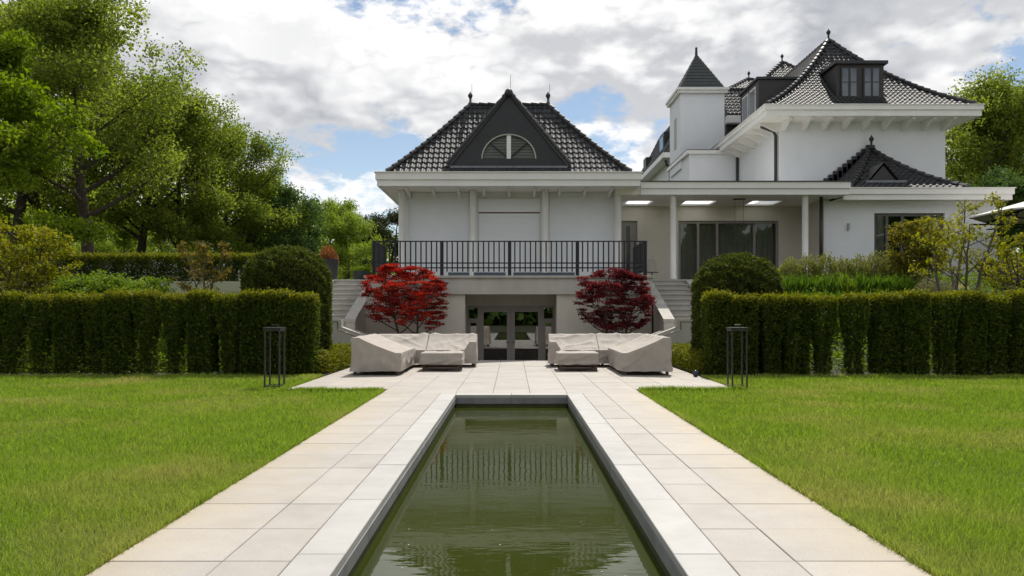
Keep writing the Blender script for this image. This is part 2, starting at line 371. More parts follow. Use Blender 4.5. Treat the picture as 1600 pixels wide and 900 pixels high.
def grass():
    rng = np.random.default_rng(5)
    for s in (-1, 1):
        P = []; Hh = []; Wd = []
        for y0, y1, den, hm, wd in ((3.2, 5.2, 5600, .070, .0045), (5.2, 7.5, 4200, .070, .0055), (7.5, 10.5, 2600, .072, .008), (10.5, 13.6, 1700, .075, .011), (13.6, 16.8, 1150, .08, .014)):
            xa = 2.24 if y1 < 13.7 else 4.12
            xb = .70*y1 + 1.6
            n = int((xb-xa)*(y1-y0)*den)
            x = rng.uniform(xa, xb, n); y = rng.uniform(y0, y1, n)
            k = x < .70*y + 1.4
            x = x[k]; y = y[k]
            P.append(np.stack([s*x, y, np.full(len(x), -.024)], 1)); Hh.append(hm*rng.uniform(.55, 1.35, len(x))); Wd.append(np.full(len(x), wd))
        # blades along the edges of the paving, leaning over it
        for (n, xe, ya, yb) in ((5200, 2.262, 3.2, 13.5), (900, 4.12, 13.6, 16.6)):
            y = rng.uniform(ya, yb, n); x = xe - .012 + np.abs(rng.normal(0, .03, n))
            P.append(np.stack([s*x, y, np.full(n, -.02)], 1)); Hh.append(rng.uniform(.05, .11, n)); Wd.append(np.full(n, .0055))
        n = 2200; x = rng.uniform(2.26, 4.1, n); y = 13.545-np.abs(rng.normal(0, .04, n)); P.append(np.stack([s*x, y, np.full(n, -.02)], 1)); Hh.append(rng.uniform(.06, .13, n)); Wd.append(np.full(n, .011))
        P = np.concatenate(P); Hh = np.concatenate(Hh); Wd = np.concatenate(Wd); n = len(P)
        # uneven growth: clumps taller and shorter
        cl = np.sin(P[:,0]*2.1+1.3*np.sin(P[:,1]*1.7))*np.sin(P[:,1]*2.6+1.1*np.sin(P[:,0]*2.9))
        cl = .6*cl+.5*np.sin(P[:,0]*.63+P[:,1]*.41+2)*np.sin(P[:,1]*.93-P[:,0]*.37); Hh = Hh*(1+.34*cl)
        a = rng.uniform(0, 2*PI, n); w = np.stack([np.cos(a), np.sin(a), np.zeros(n)], 1)*Wd[:, None]
        b = rng.uniform(0, 2*PI, n); lean = np.stack([np.cos(b), np.sin(b), np.zeros(n)], 1)*(Hh*rng.uniform(.15, .8, n))[:, None]
        up = np.zeros((n, 3)); up[:, 2] = Hh
        V = np.empty((n, 5, 3))
        V[:, 0] = P-w*.5; V[:, 1] = P+w*.5; mid = P+up*.6+lean*.3; V[:, 2] = mid+w*.42; V[:, 3] = mid-w*.42; V[:, 4] = P+up*.98+lean
        me = bpy.data.meshes.new('grass'); me.vertices.add(n*5); me.vertices.foreach_set('co', V.reshape(-1))
        idx = np.arange(n)[:, None]*5 + np.array([[0,1,2,3,3,2,4]]); me.loops.add(n*7); me.loops.foreach_set('vertex_index', idx.astype(np.int32).reshape(-1))
        st = (np.arange(n)[:, None]*7 + np.array([[0, 4]])).reshape(-1); me.polygons.add(n*2)
        me.polygons.foreach_set('loop_start', st.astype(np.int32)); me.polygons.foreach_set('loop_total', np.tile(np.array([4, 3], np.int32), n))
        me.update(calc_edges=True)
        r = np.clip(rng.normal(.5, .27, n)+.12*cl, 0, 1); at = me.attributes.new('rnd', 'FLOAT', 'FACE'); at.data.foreach_set('value', np.repeat(r, 2).astype(np.float32))
        me.materials.append(L_grass)
        o = link('grass', me); side = 'left' if s < 0 else 'right'
        tag(o, 'bright green uncut grass of the lawn ' + ('below the oaks' if s < 0 else 'in front of the villa'), 'grass', kind='stuff')
grass()

ORD = ('first', 'second', 'third', 'fourth', 'fifth', 'sixth', 'seventh', 'eighth')
TL = .645                                                            # paving module
def build_paving():
    rng = random.Random(3)
    path = MB(); G = -.045
    for s in (-1, 1): path.box(min(s*1.0, s*2.24), max(s*1.0, s*2.24), -3.9, 13.24, -.9, G)
    path = tag(path.build('garden_path', M_bed), kind='structure')
    pat = MB(); pat.box(-4.09, 4.09, 13.58, 21.85, -.9, G); pat.box(-2.62, 2.62, 21.85, 22.55, -.9, G); pat.box(-2.24, 2.24, 13.262, 13.579, -.9, G)
    pat = tag(pat.build('patio', M_bed), kind='structure')
    cache = {}
    def slab(par, x0, x1, y0, y1, m=M_slab, nm='paving_slab'):
        g = .0025; w = round(x1-x0-2*g, 4); d = round(y1-y0-2*g, 4); key = (w, d, m.name)
        if key not in cache: cache[key] = MB().box(-w/2, w/2, -d/2, d/2, -.05, 0, .004).mesh(nm, m)
        o = link(nm, cache[key], par, ((x0+x1)/2, (y0+y1)/2, rng.uniform(-.0016, .0016)))
        o.rotation_euler = (rng.uniform(-.0012, .0012), rng.uniform(-.0012, .0012), rng.uniform(-.0015, .0015)); return o
    xs = [.3225+TL*k for k in range(0, 7)]                           # .3225 ... 4.19
    rows = [4.309+TL*k for k in range(-5, 29)]
    for s in (-1, 1):
        for (a, b) in ((1.228, xs[2]), (xs[2], xs[3])):
            for k in range(len(rows)-1):
                if rows[k] > 13.1: break
                if rows[k] < 1.0: continue
                slab(path, min(s*a, s*b), max(s*a, s*b), rows[k], min(rows[k+1], 13.27))
        for k in range(-3, 7):                                       # coping stones along the pool
            y0 = 4.435+1.3*k; y1 = min(y0+1.3, 13.27)
            if y1-y0 > .2: slab(path, min(s*.95, s*1.228), max(s*.95, s*1.228), y0, y1, M_coping, 'coping_stone')
    for (a, b) in ((-.95, 0), (0, .95)): slab(path, a, b, 12.99, 13.27, M_coping, 'coping_stone')
    y0s = [r for r in rows if r > 12.9]
    cols = sorted([-x for x in xs[:6]] + xs[:6]); cols = [-4.1]+cols+[4.1]
    first = True
    ye = [13.27] + [r for r in rows if r > 13.5] 
    k = 0
    while k < len(ye)-1:
        ya, yb = ye[k], ye[k+1]
        for i in range(len(cols)-1):
            a, b = cols[i], cols[i+1]
            if b-a < .1: continue
            if ya < 13.5 and (a < -2.3 or b > 2.3): continue
            if yb > 21.9:
                if a < -2.7 or b > 2.7: continue
                slab(pat, a, b, ya, min(yb, 22.6))
            else: slab(pat, a, b, ya, yb)
        k += 1
    # pool: basin walls, algae line, water
    pool = tag(MB().box(-.945, .945, 1.2, 12.985, -1.0, -.9).build('pool_basin', M_algae), kind='structure')
    for s in (-1, 1):
        y = 1.2
        for k in range(9):
            ya = 1.2+1.31*k; yb = min(ya+1.31, 12.985)
            MB().box(min(s*.945, s*1.0), max(s*.945, s*1.0), ya+.002, yb-.002, -.14, -.052).build('wall_stone', M_poolwall, pool)
        MB().box(min(s*.955, s*.998), max(s*.955, s*.998), 1.2, 12.985, -.9, -.141).build('wet_wall', M_algae, pool)
    for a, b in ((-.94, -.002), (.002, .94)): MB().box(a, b, 12.986, 13.24, -.15, -.052).build('wall_stone', M_poolwall, pool)
    MB().box(-.94, .94, 12.996, 13.235, -.9, -.151).build('wet_wall', M_algae, pool)
    MB().box(-.94, .94, .95, 1.198, -.9, -.052).build('wet_wall', M_algae, pool)
    w = MB(); nx, ny = 8, 50
    w.quad((-.954, 1.19, -.205), (.954, 1.19, -.205), (.954, 12.995, -.205), (-.954, 12.995, -.205))
    tag(w.build('water', M_water), kind='structure')
    # floating specks of pollen and petals
    r2 = np.random.default_rng(8); n = 190
    yy = np.concatenate([r2.uniform(11, 12.9, 130), r2.uniform(4, 12.5, 60)]); C = np.stack([r2.uniform(-.9, .9, n), yy, np.full(n, -.202)], 1)
    me = leafmesh('petals', C, r2.uniform(.006, .018, n), mat('petal', (.5, .5, .4), rough=.8), r2, .8, up=1.0, dirs=None)
    v = np.empty(n*4*3); me.vertices.foreach_get('co', v); v = v.reshape(-1, 3); v[:, 2] = -.2025; me.vertices.foreach_set('co', v.reshape(-1))
    tag(link('petals', me), 'tiny pale petals and pollen specks floating on the pool', 'petals', kind='stuff')
build_paving()

# ------------------------------------------------------------------ roofs
def tile_mesh(name, w, l, m):
    """glazed pantile: a roll and a trough, a thick lower edge; u across, v up the slope, w out of the slope"""
    mb = MB(); prof = [(0, .012), (.14, .034), (.30, .046), (.46, .034), (.60, .010), (.80, .002), (1.03, .010)]
    n = len(prof)
    for (v, dz) in ((0, .030), (l*1.12, .0)):
        for (u, h) in prof: mb.v.append((u*w, v, h*w/.2+dz))
    for (u, h) in prof: mb.v.append((u*w, .0, h*w/.2+.012))
    for i in range(n-1):
        mb.f.append((i, i+1, n+i+1, n+i)); mb.f.append((2*n+i, 2*n+i+1, i+1, i))
    return mb.mesh(name, m, False)

def roof_slope(parent, origin, udir, inward, width, run, zf, tw, tl, m_tile, left_hip=1.0, right_hip=1.0, skip=None, singles=0, rows_from=0, name='roof_tile'):
    """tiles in rows up a hipped slope. origin = left end of the eave, udir along it, inward = plan direction to the ridge,
    zf(r) = height over the eave at plan run r; hips move in by left_hip*r, right_hip*r."""
    udir = Vector(udir).normalized(); inward = Vector(inward).normalized(); origin = Vector(origin)
    r = 0.0; tiles = []
    row = 0
    while r < run-.02:
        dz = (zf(r+.05)-zf(r))/.05; ang = math.atan(dz); dr = tl*math.cos(ang)
        v = (inward*math.cos(ang) + Vector((0, 0, math.sin(ang)))).normalized(); nrm = udir.cross(v).normalized()
        a = left_hip*(r+dr*.5); b = width-right_hip*(r+dr*.5)
        k0 = math.ceil((a-.4*tw)/tw); k1 = math.floor((b-.6*tw)/tw)
        for k in range(k0, k1+1):
            u = k*tw; p = origin + udir*u + inward*r + Vector((0, 0, zf(r)))
            if skip and skip(u+tw/2, r+dr/2): continue
            mt = Matrix((udir, v, nrm)).transposed().to_4x4(); mt.translation = p
            tiles.append(mt)
        r += dr; row += 1
    base = tile_mesh(name, tw, tl, m_tile)
    rnd = random.Random(len(tiles))
    for i, mt in enumerate(tiles[:singles]):
        o = bpy.data.objects.new(name, base); COL.objects.link(o); o.parent = parent
        o.matrix_parent_inverse = PINV(parent)
        o.matrix_basis = mt @ Matrix.Translation((0, 0, rnd.uniform(-.003, .004))) @ Matrix.Rotation(rnd.uniform(-.012, .012), 4, 'X')
    rest = tiles[singles:]
    if rest:
        bv = np.array([tuple(v.co) for v in base.vertices]); mb = MB()
        bf = [tuple(p.vertices) for p in base.polygons]
        for mt in rest:
            A = np.array(mt)
            jz = rnd.uniform(-.003, .004)
            q = (bv+np.array([0, 0, jz])) @ A[:3, :3].T + A[:3, 3]
            n = len(mb.v); mb.v += [tuple(x) for x in q]; mb.f += [tuple(n+i for i in f) for f in bf]
        o = mb.build('roof_tiles', m_tile, parent); o['kind'] = 'stuff'
    return tiles

def hip_caps(parent, pts, m=M_ridge, r=.085, step=.34):
    """overlapping half-round caps along a hip or ridge, one joined part"""
    mb = MB(); pts = [Vector(p) for p in pts]
    for a, b in zip(pts[:-1], pts[1:]):
        d = b-a; n = max(1, round(d.length/step)); 
        for i in range(n):
            p = a+d*(i/n); q = a+d*((i+1.12)/n); mb.tube([p+Vector((0,0,.045)), q+Vector((0,0,.02))], [r*1.12, r*.86], 8)
    o = mb.build('hip_cap', m, parent); return o

def finial(parent, p, s=1.0, m=M_lead, rod=False):
    mb = MB(); prof = [(.10,0),(.10,.05),(.045,.12),(.04,.24),(.05,.27),(.05,.29),(.085,.34),(.10,.39),(.085,.44),(.045,.48),(.02,.53),(.005,.57)]
    mb.lathe([(a*s, z*s) for a, z in prof], p, 12); o = mb.build('finial', m, parent, True)
    if rod: MB().tube([(p[0]+.06, p[1], p[2]), (p[0]+.06, p[1], p[2]+.85*s)], .007, 5).build('lightning_rod', M_iron, parent)
    return o

def bell(run, rise, b):
    return lambda r: rise*((1-b)*(r/run) + b*(r/run)**2)

# ------------------------------------------------------------------ garden pavilion with its terrace
def fascia(parent, x0, x1, y0, y1, zb, zt, m=M_trim, name='fascia'):
    """stepped eaves board round a rectangular roof edge (front and both sides and back)"""
    h = zt-zb
    for k, (o, a, b) in enumerate(((0.0, zb, zb+h*.50), (.055, zb+h*.50, zt-.035), (.085, zt-.035, zt))):
        mb = MB(); mb.box(x0-o, x1+o, y0-o, y1+o, a, b); mb.build(name if k < 2 else 'gutter_lip', m, parent)

def pavilion():
    T = thing('garden_pavilion', 'white garden pavilion with black tiled hipped roof above the basement doors', 'pavilion', (0, 26, 0))
    zt = 2.55; Yr = 24.6; xl, xr = -4.72, 4.5
    Yc, Yw, Yf = 27.3, 27.75, 26.25
    # basement: court floor, beam, side panels, deep reveal
    MB().box(xl, xr, 22.62, 26.0, -.72, -.6).build('court_floor', M_slab, T)
    MB().box(-2.6, 2.6, 22.56, 22.618, -.9, -.052).build('court_edge', M_stone, T)
    MB().box(xl, xr, Yr, 27.9, zt-.12, zt-.045).build('terrace_floor', M_stone, T)
    MB().box(xl-.03, xr+.03, Yr-.06, Yr+.30, zt-.044, zt+.03, .008).build('terrace_coping', M_stone, T)
    MB().box(xl, xr, Yr, Yr+.30, 1.98, zt-.121).build('beam', M_cast, T)
    MB().box(xl, -1.52, Yr+.10, Yr+.35, -.6, 1.978).build('wall_panel', M_panel, T)
    MB().box(1.44, xr, Yr+.10, Yr+.35, -.6, 1.978).build('wall_panel', M_panel, T)
    for x in (-1.62, 1.44+.0): MB().box(x, x+.10, Yr+.352, 25.95, -.6, 1.978).build('reveal', M_panel, T)
    MB().box(-1.52, 1.44, 25.86, 26.0, 1.62, 2.42).build('door_header', M_cast, T)
    MB().box(-1.52, 1.44, Yr+.302, 25.858, 1.985, 2.42).build('reveal_ceiling', M_panel, T)
    # basement room behind the doors
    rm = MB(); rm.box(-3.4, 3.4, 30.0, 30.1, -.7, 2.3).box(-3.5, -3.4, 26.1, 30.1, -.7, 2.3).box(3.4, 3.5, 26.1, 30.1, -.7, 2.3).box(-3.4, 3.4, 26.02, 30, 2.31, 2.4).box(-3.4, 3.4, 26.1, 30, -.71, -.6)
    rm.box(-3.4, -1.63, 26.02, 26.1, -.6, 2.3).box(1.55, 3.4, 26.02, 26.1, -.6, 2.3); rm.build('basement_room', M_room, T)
    dx0, dx1, dy = -1.515, 1.435, 25.87
    zb, zh = -.6, 1.615
    fr = MB()
    fr.box(dx0, dx1, dy, dy+.09, zh-.07, zh); fr.box(dx0, dx0+.06, dy, dy+.09, zb, zh-.07); fr.box(dx1-.06, dx1, dy, dy+.09, zb, zh-.07)
    dl, dr = -1.09, 1.01
    fr.box(dl-.07, dl, dy, dy+.09, zb, zh-.07); fr.box(dr, dr+.07, dy, dy+.09, zb, zh-.07)
    fr.build('door_frame', M_frame, T)
    for (a, b) in ((dx0+.06, dl-.07), (dr+.07, dx1-.06)):
        w = MB(); w.box(a, b, dy+.01, dy+.08, 1.10, 1.19); w.box(a, a+.05, dy+.015, dy+.075, zb, 1.10); w.box(b-.05, b, dy+.015, dy+.075, zb, 1.10); w.box(a+.05, b-.05, dy+.015, dy+.075, zb, zb+.16); w.box(a+.05, b-.05, dy+.015, dy+.075, 1.04, 1.10)
        o = w.build('side_light', M_frame, T)
        MB().box(a+.05, b-.05, dy+.04, dy+.05, zb+.16, 1.04).build('pane', M_glassd, o); MB().box(a, b, dy+.04, dy+.05, 1.19, zh-.07).build('pane', M_glassd, o)
    mid = (dl+dr)/2
    for i, (a, b) in enumerate(((dl, mid-.003), (mid+.003, dr))):
        d = MB(); s = .13; z1 = zh-.072
        d.box(a, a+s, dy-.005, dy+.06, zb+.01, z1); d.box(b-s, b, dy-.005, dy+.06, zb+.01, z1); d.box(a+s, b-s, dy-.005, dy+.06, z1-.13, z1); d.box(a+s, b-s, dy-.005, dy+.06, zb+.01, zb+.22)
        o = d.build('door', M_frame, T)
        MB().box(a+s, b-s, dy+.022, dy+.032, zb+.22, z1-.13).build('pane', M_glassd, o)
        hx = b-.065 if i == 0 else a+.065
        MB().box(hx-.012, hx+.012, dy-.06, dy-.045, .38, .40).box(hx-.012, hx+.012, dy-.05, dy-.005, .385, .40).box(hx-.10*(1 if i == 0 else -1)-.0, hx+.0, dy-.065, dy-.05, .38, .40).build('handle', M_pipe, o)
    # upper storey
    cs = [X(627.5, Yc), X(739, Yc), X(852, Yc), X(966, Yc)]
    zs = Z(289.5, Yf)                                                # soffit
    ztop = Z(268.5, Yf)
    wl, wr = cs[0]+.02, cs[3]-.02
    MB().box(wl, wr, Yw, 32.6, zt-.12, zs+.1).build('wall', M_white, T)
    for x in cs: MB().lathe([(.125, 0), (.125, .06), (.112, .07), (.112, zs-zt-.05), (.13, zs-zt-.04), (.13, zs-zt+.04)], (x, Yc, zt-.045), 20).build('column', M_trim, T, True)
    MB().box(X(634, Yw), X(637.5, Yw), Yw-.05, Yw-.002, zt-.04, zs-.02).build('corner_board', M_trim, T)
    MB().box(X(955, Yw), X(958, Yw), Yw-.05, Yw-.002, zt-.04, zs-.02).build('corner_board', M_trim, T)
    for x in cs[1:3]: MB().box(x-.16, x+.16, Yw-.04, Yw-.003, zt-.04, zs-.02).build('pilaster', M_trim, T)
    # roller shutter in the middle bay, one slat per part
    sx0, sx1 = cs[1]+.17, cs[2]-.17; zg = Z(333, Yw)
    MB().box(sx0, sx1, Yw-.09, Yw-.004, zg+.03, zs-.25).build('shutter_box', M_shutter, T)
    MB().box(sx0+.02, sx1-.02, Yw-.05, Yw-.004, zg-.02, zg+.028).build('shutter_gap', M_line, T)
    z = zg-.022; sm = MB().box(sx0+.02, sx1-.02, Yw-.062, Yw-.004, -.108, 0, .0).mesh('shutter_slat', M_shutter)
    while z > zt+.05: link('shutter_slat', sm, T, (0, 0, z)); z -= .112
    # board cladding of the side bays
    for a, b in ((wl+.32, cs[1]-.17), (cs[2]+.17, wr-.32)):
        z = zs-.03; bm = MB().box(a, b, Yw-.030, Yw-.003, -.1788, 0, 0).mesh('wall_board', M_white)
        while z > zt+.05: link('wall_board', bm, T, (0, 0, z)); z -= .18
    # eaves
    ex0, ex1, ey1 = X(589, Yf), X(1000, Yf), 34.2
    MB().box(ex0+.06, ex1-.06, Yf+.06, ey1-.06, zs-.0, zs+.06).build('soffit', M_soffit, T)
    h = ztop-zs
    for o, a, b in ((0, zs-.02, zs+h*.42), (.05, zs+h*.42+.001, ztop-.03), (.09, ztop-.03, ztop)):
        mb = MB(); t = .10
        mb.box(ex0-o, ex1+o, Yf-o, Yf+t, a, b); mb.box(ex0-o, ex0+t, Yf+t, ey1, a, b); mb.box(ex1-t, ex1+o, Yf+t, ey1, a, b); mb.box(ex0-o, ex1+o, ey1, ey1+t, a, b)
        mb.build('fascia', M_trim, T)
    MB().box(ex0+.1, ex1-.1, Yf+.1, ey1, ztop-.07, ztop-.04).build('gutter_floor', M_lead, T)
    n = 9
    for k in range(n):                                               # rafter tails under the eaves
        x = X(636, Yf+.6)+k*(X(955, Yf+.6)-X(636, Yf+.6))/(n-1)
        MB().prism([(Yf+.30, zs-.002), (Yw-.002, zs-.002), (Yw-.002, zs-.22), (Yw-.25, zs-.19), (Yf+.55, zs-.10), (Yf+.30, zs-.06)], 'x', x-.045, x+.045).build('bracket', M_trim, T)
    # roof
    ry = Yf+.22; rx0, rx1 = X(605, ry), X(985, ry); wd = rx1-rx0
    rl = X(733, 29)-0; 
    run = 2.72; rise = Z(166, ry+run)-ztop; zf = bell(run, rise, .14); back = ey1-.2
    lx = rx0+run; rx = rx1-run
    # carrying surface just under the tiles
    ns = 6; depth = back-ry
    f = MB(); rings = []
    for i in range(ns+1):
        r = run*i/ns; zz = ztop+zf(r)-.02; rings.append([(rx0+r, ry+r, zz), (rx1-r, ry+r, zz), (rx1-r, back-r, zz), (rx0+r, back-r, zz)])
    for a, b in zip(rings[:-1], rings[1:]):
        for k in range(4): f.quad(a[k], a[(k+1) % 4], b[(k+1) % 4], b[k])
    f.poly(rings[-1]); roof = f.build('roof', M_lead, T)
    dcx = X(795, Yf+.5); 
    dhalf = X(886, Yf+.5)-dcx; dz0 = Z(259, Yf+.5); dz1 = Z(150, Yf+.5)
    def skip(u, r):
        x = rx0+u; z = ztop+zf(r)
        t = (dz1-z)/(dz1-dz0); return abs(x-dcx) < dhalf*min(1, t)-.02 and z > dz0-.12
    roof_slope(roof, (rx0, ry, ztop), (1,0,0), (0,1,0), wd, run, zf, .19, .30, M_tile, skip=skip, singles=300)
    roof_slope(roof, (rx0, back, ztop), (0,-1,0), (1,0,0), depth, run, zf, .19, .30, M_tile)
    roof_slope(roof, (rx1, ry, ztop), (0,1,0), (-1,0,0), depth, run, zf, .19, .30, M_tile)
    for sx in (0, 1):
        pts = [((rx0+r if sx == 0 else rx1-r), ry+r, ztop+zf(r)+.03) for r in [run*i/5 for i in range(6)]]
        hip_caps(roof, pts)
    zr = ztop+rise+.03
    hip_caps(roof, [(lx, ry+run, zr), (rx, ry+run, zr)])
    hip_caps(roof, [(lx, ry+run, zr), (lx, back-run, zr)]); hip_caps(roof, [(rx, ry+run, zr), (rx, back-run, zr)])
    finial(roof, (lx, ry+run, zr), .95, rod=True); finial(roof, (rx, ry+run, zr), .95, rod=True)
    # gabled dormer with the half-round louvre
    yd = Yf+.5; ap = dz1
    D = MB(); cxw, rw, zw = dcx, X(837, yd)-dcx, Z(248, yd); nseg = 20; hw = rw; hh = Z(210, yd)-zw
    arc = [(cxw-hw*math.cos(PI*i/nseg), zw+hh*math.sin(PI*i/nseg)) for i in range(nseg+1)]
    # face with the opening: strips from the arc to the gable outline
    def gx(z): return dhalf*(ap-z)/(ap-dz0)
    tri = [(dcx-dhalf, dz0), (dcx, ap), (dcx+dhalf, dz0)]
    D.poly([(dcx-dhalf, yd, dz0), (dcx+dhalf, yd, dz0), (cxw+gx(zw), yd, zw), (dcx-gx(zw), yd, zw)])
    for i in range(nseg):
        (x0, z0), (x1, z1) = arc[i], arc[i+1]
        def out(x, z):
            t = i; 
            return None
        # outward projection from the arc centre to the gable outline
        def proj(x, z):
            dx, dz = x-cxw, max(z-zw, 0); 
            if abs(dx) < 1e-6: return (dcx, ap)
            # |dx|*k = gx(zw+dz*k)
            k = gx(zw)/(abs(dx)+dz*dhalf/(ap-dz0)); return (cxw+dx*k, zw+dz*k)
        p0, p1 = proj(x0, z0), proj(x1, z1)
        D.quad((x0, yd, z0), (x1, yd, z1), (p1[0], yd, p1[1]), (p0[0], yd, p0[1]))
        D.quad((x0, yd, z0), (x0, yd+.14, z0), (x1, yd+.14, z1), (x1, yd, z1))
    D.quad((cxw-hw, yd, zw), (cxw+hw, yd, zw), (cxw+hw, yd+.14, zw), (cxw-hw, yd+.14, zw))
    dorm = D.build('dormer', M_lead, T)
    yb = ry+run+.1
    for s in (-1, 1):                                                # its two roof slopes with thick verges
        th = .10
        MB().poly([(dcx+s*(dhalf+.03), yd-.06, dz0-.06), (dcx, yd-.06, ap+.03), (dcx, yd-.06, ap+th+.06), (dcx+s*(dhalf+.16), yd-.06, dz0-.02)]).build('verge', M_ridge, dorm)
        MB().quad((dcx+s*(dhalf+.16), yd-.06, dz0-.02), (dcx, yd-.06, ap+th+.06), (dcx, yb, ap+th+.06), (dcx+s*(dhalf+.16), yb, dz0-.02)).build('dormer_slope', M_ridge, dorm)
        L = 9; a = Vector((dcx+s*(dhalf+.12), yd-.03, dz0+.02)); b = Vector((dcx, yd-.03, ap+.13)); hip_caps(dorm, [a, b], r=.075, step=.30)
    MB().lathe([(.10,-.05),(.14,.02),(.15,.10),(.10,.18),(.03,.21)], (dcx, yd-.05, ap+.03), 14).build('apex_cap', M_ridge, dorm, True)
    MB().tube([(dcx+.06, yd, ap+.15), (dcx+.06, yd, ap+.75)], .007, 5).build('lightning_rod', M_iron, dorm)
    for k in range(15):                                              # louvre blades
        z = zw+.03+k*(hh-.05)/15; half = hw*math.sqrt(max(0, 1-((z+.03-zw)/hh)**2))-.02
        if half > .08: MB().prism([(yd+.05, z), (yd+.06, z), (yd+.13, z+.045), (yd+.12, z+.045)], 'x', cxw-half, cxw+half).build('louvre_blade', M_louvre, dorm)
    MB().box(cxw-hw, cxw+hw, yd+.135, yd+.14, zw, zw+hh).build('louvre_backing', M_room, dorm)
    MB().box(cxw-.075, cxw+.075, yd+.02, yd+.125, zw+.005, zw+hh-.01).build('mullion', M_trim, dorm)
    rim = MB(); rim.tube([(x, yd+.01, z) for x, z in arc], .028, 6); rim.build('window_rim', M_louvre, dorm)
    for s in (-1, 1): MB().tube([(cxw+s*.02, yd+.04, zw+.03), (cxw+s*hw*.72, yd+.04, zw+hh*.68)], .022, 5).build('stay_bar', M_lead, dorm)
    MB().box(dcx-dhalf+.0, dcx+dhalf, yd-.16, yd+.0-.002, dz0-.10, dz0-.03).build('lead_apron', M_flash, dorm)
    MB().box(dcx-dhalf+.0, dcx+dhalf, yd-.14, yd-.01, dz0-.35, dz0-.101).build('dormer_base', M_lead, dorm)
    return T
PAV = pavilion()

def railing():
    Yr = 24.72; z0 = 2.58; T = thing('terrace_railing', 'black metal balustrade along the terrace edge of the pavilion', 'railing', (0, Yr, z0))
    xl, xr = X(584.5, Yr), X(1008, Yr); zt = Z(378, Yr); yb = 26.85
    pm = MB().box(-.055, .055, -.03, .03, 0, zt-z0).mesh('post', M_iron); bm = MB().box(-.021, .021, -.014, .014, 0, zt-z0-.13).mesh('baluster', M_iron)
    zr1, zr2 = Z(411, Yr), Z(418.5, Yr)
    MB().box(xl-.06, xr+.06, Yr-.03, Yr+.03, zt, zt+.035).build('top_rail', M_iron, T)
    for z in (zr1, zr2): MB().box(xl, xr, Yr-.012, Yr+.012, z-.02, z+.02).build('lower_rail', M_iron, T)
    np_ = 5
    for k in range(np_):
        xp = xl+(xr-xl)*k/(np_-1); link('post', pm, T, (xp, Yr, z0))
        if k < np_-1:
            for j in range(1, 13): link('baluster', bm, T, (xp+(xr-xl)/(np_-1)*j/13, Yr, z0+.13))
    for x in (xl, xr):
        MB().box(x-.03, x+.03, Yr+.031, yb, zt, zt+.035).build('top_rail', M_iron, T)
        for z in (zr1, zr2): MB().box(x-.012, x+.012, Yr+.031, yb, z-.02, z+.02).build('lower_rail', M_iron, T)
        for j in range(1, 13): link('baluster', bm, T, (x, Yr+(yb-Yr)*j/13, z0+.13)).rotation_euler = (0, 0, PI/2)
        link('post', pm, T, (x, yb, z0))
    for (a, b) in ((700, 733), (740, 790), (802, 898)): MB().box(X(a, Yr), X(b, Yr), Yr+.06, Yr+.10, z0-.0, z0+.11).build('base_board', mat('blue_board', (.10, .13, .17), rough=.6), T)
railing()

# ------------------------------------------------------------------ staircases beside the terrace
def staircase(s, off, label):
    """flight up to the terrace level, a landing, and a short flight turning to the court"""
    def sx(a, b): a, b = s*a+off, s*b+off; return (min(a, b), max(a, b))
    T = thing('garden_staircase', label, 'staircase', (s*5.6+off, 23, 0), 'twin stone staircases')
    n = 10; zt, zb, yt, yb = 2.55, .82, 26.9, 23.1; rise = (zt-zb)/n; tr = (yt-yb)/(n-1)
    for k in range(n):
        y = yb+k*tr; z = zb+(k+1)*rise; a, b = sx(5.02, 6.25)
        MB().box(a, b, y-.03, y+tr+.02 if k < n-1 else y+1.0, z-.05, z, .008).build('tread', M_stone, T)
        MB().box(a, b, y, y+.05, z-rise-.0, z-.051).build('riser', M_cast, T)
    for (p, q) in ((4.70, 5.018), (6.252, 6.55)):                     # sloping parapets
        a, b = sx(p, q); z0 = 1.13; 
        MB().prism([(yb-.12, -.6), (yt+.3, -.6), (yt+.3, zt-.10), (yt-.05, zt-.10), (yb-.12, z0-.02)], 'x', a+.015, b-.015).build('parapet', M_cast, T)
        MB().prism([(yb-.15, z0-.018), (yt-.05, zt-.098), (yt+.3, zt-.098), (yt+.3, zt-.01), (yt-.05, zt-.01), (yb-.15, z0+.07)], 'x', a-.01, b+.01).build('parapet_coping', M_stone, T)
    a, b = sx(4.70, 6.55); MB().box(a, b, 21.92, yb-.001, zb-.06, zb).build('landing', M_stone, T)
    MB().box(a, b, 21.92, yb-.16, -.9, zb-.061).build('landing_base', M_cast, T)
    m = 5; tw = (4.70-2.62)/m
    for k in range(m):
        z = zb-(k+1)*zb/(m+.0)+.0; a, b = sx(4.70-(k+1)*tw, 4.70-k*tw-.001)
        MB().box(a, b, 21.92, 22.95, -.9, z+.0005*(k+1)).build('tread', M_stone, T)
    # cheek walls of the lower flight
    for (ya, yb2, zc) in ((21.68, 21.915, 0.0), (22.952, 23.09, -.10)):
        pts = [(s*x+off, z+zc) for x, z in ((6.55, -.9), (6.55, 1.14), (4.94, 1.14), (4.94, .90), (2.62, .06), (2.62, -.9))]
        if zc: pts = [(s*x+off, z) for x, z in ((4.69, -.9), (4.69, .80), (2.62, .02), (2.62, -.9))]
        MB().prism(pts, 'y', ya, yb2).build('cheek_wall', M_cast, T)
        cp = [(6.58, 1.141), (4.91, 1.141), (4.91, .93), (2.6, .09), (2.6, .15), (4.82, .99), (4.82, 1.21), (6.58, 1.21)] if not zc else [(4.69, .801), (2.6, .021), (2.6, .08), (4.69, .87)]
        MB().prism([(s*x+off, z) for x, z in cp], 'y', ya-.03, yb2+(.03 if zc else -.002)).build('cheek_coping', M_stone, T)
    return T
staircase(-1, 0.0, 'stone staircase with pale parapets rising towards the potted plants')
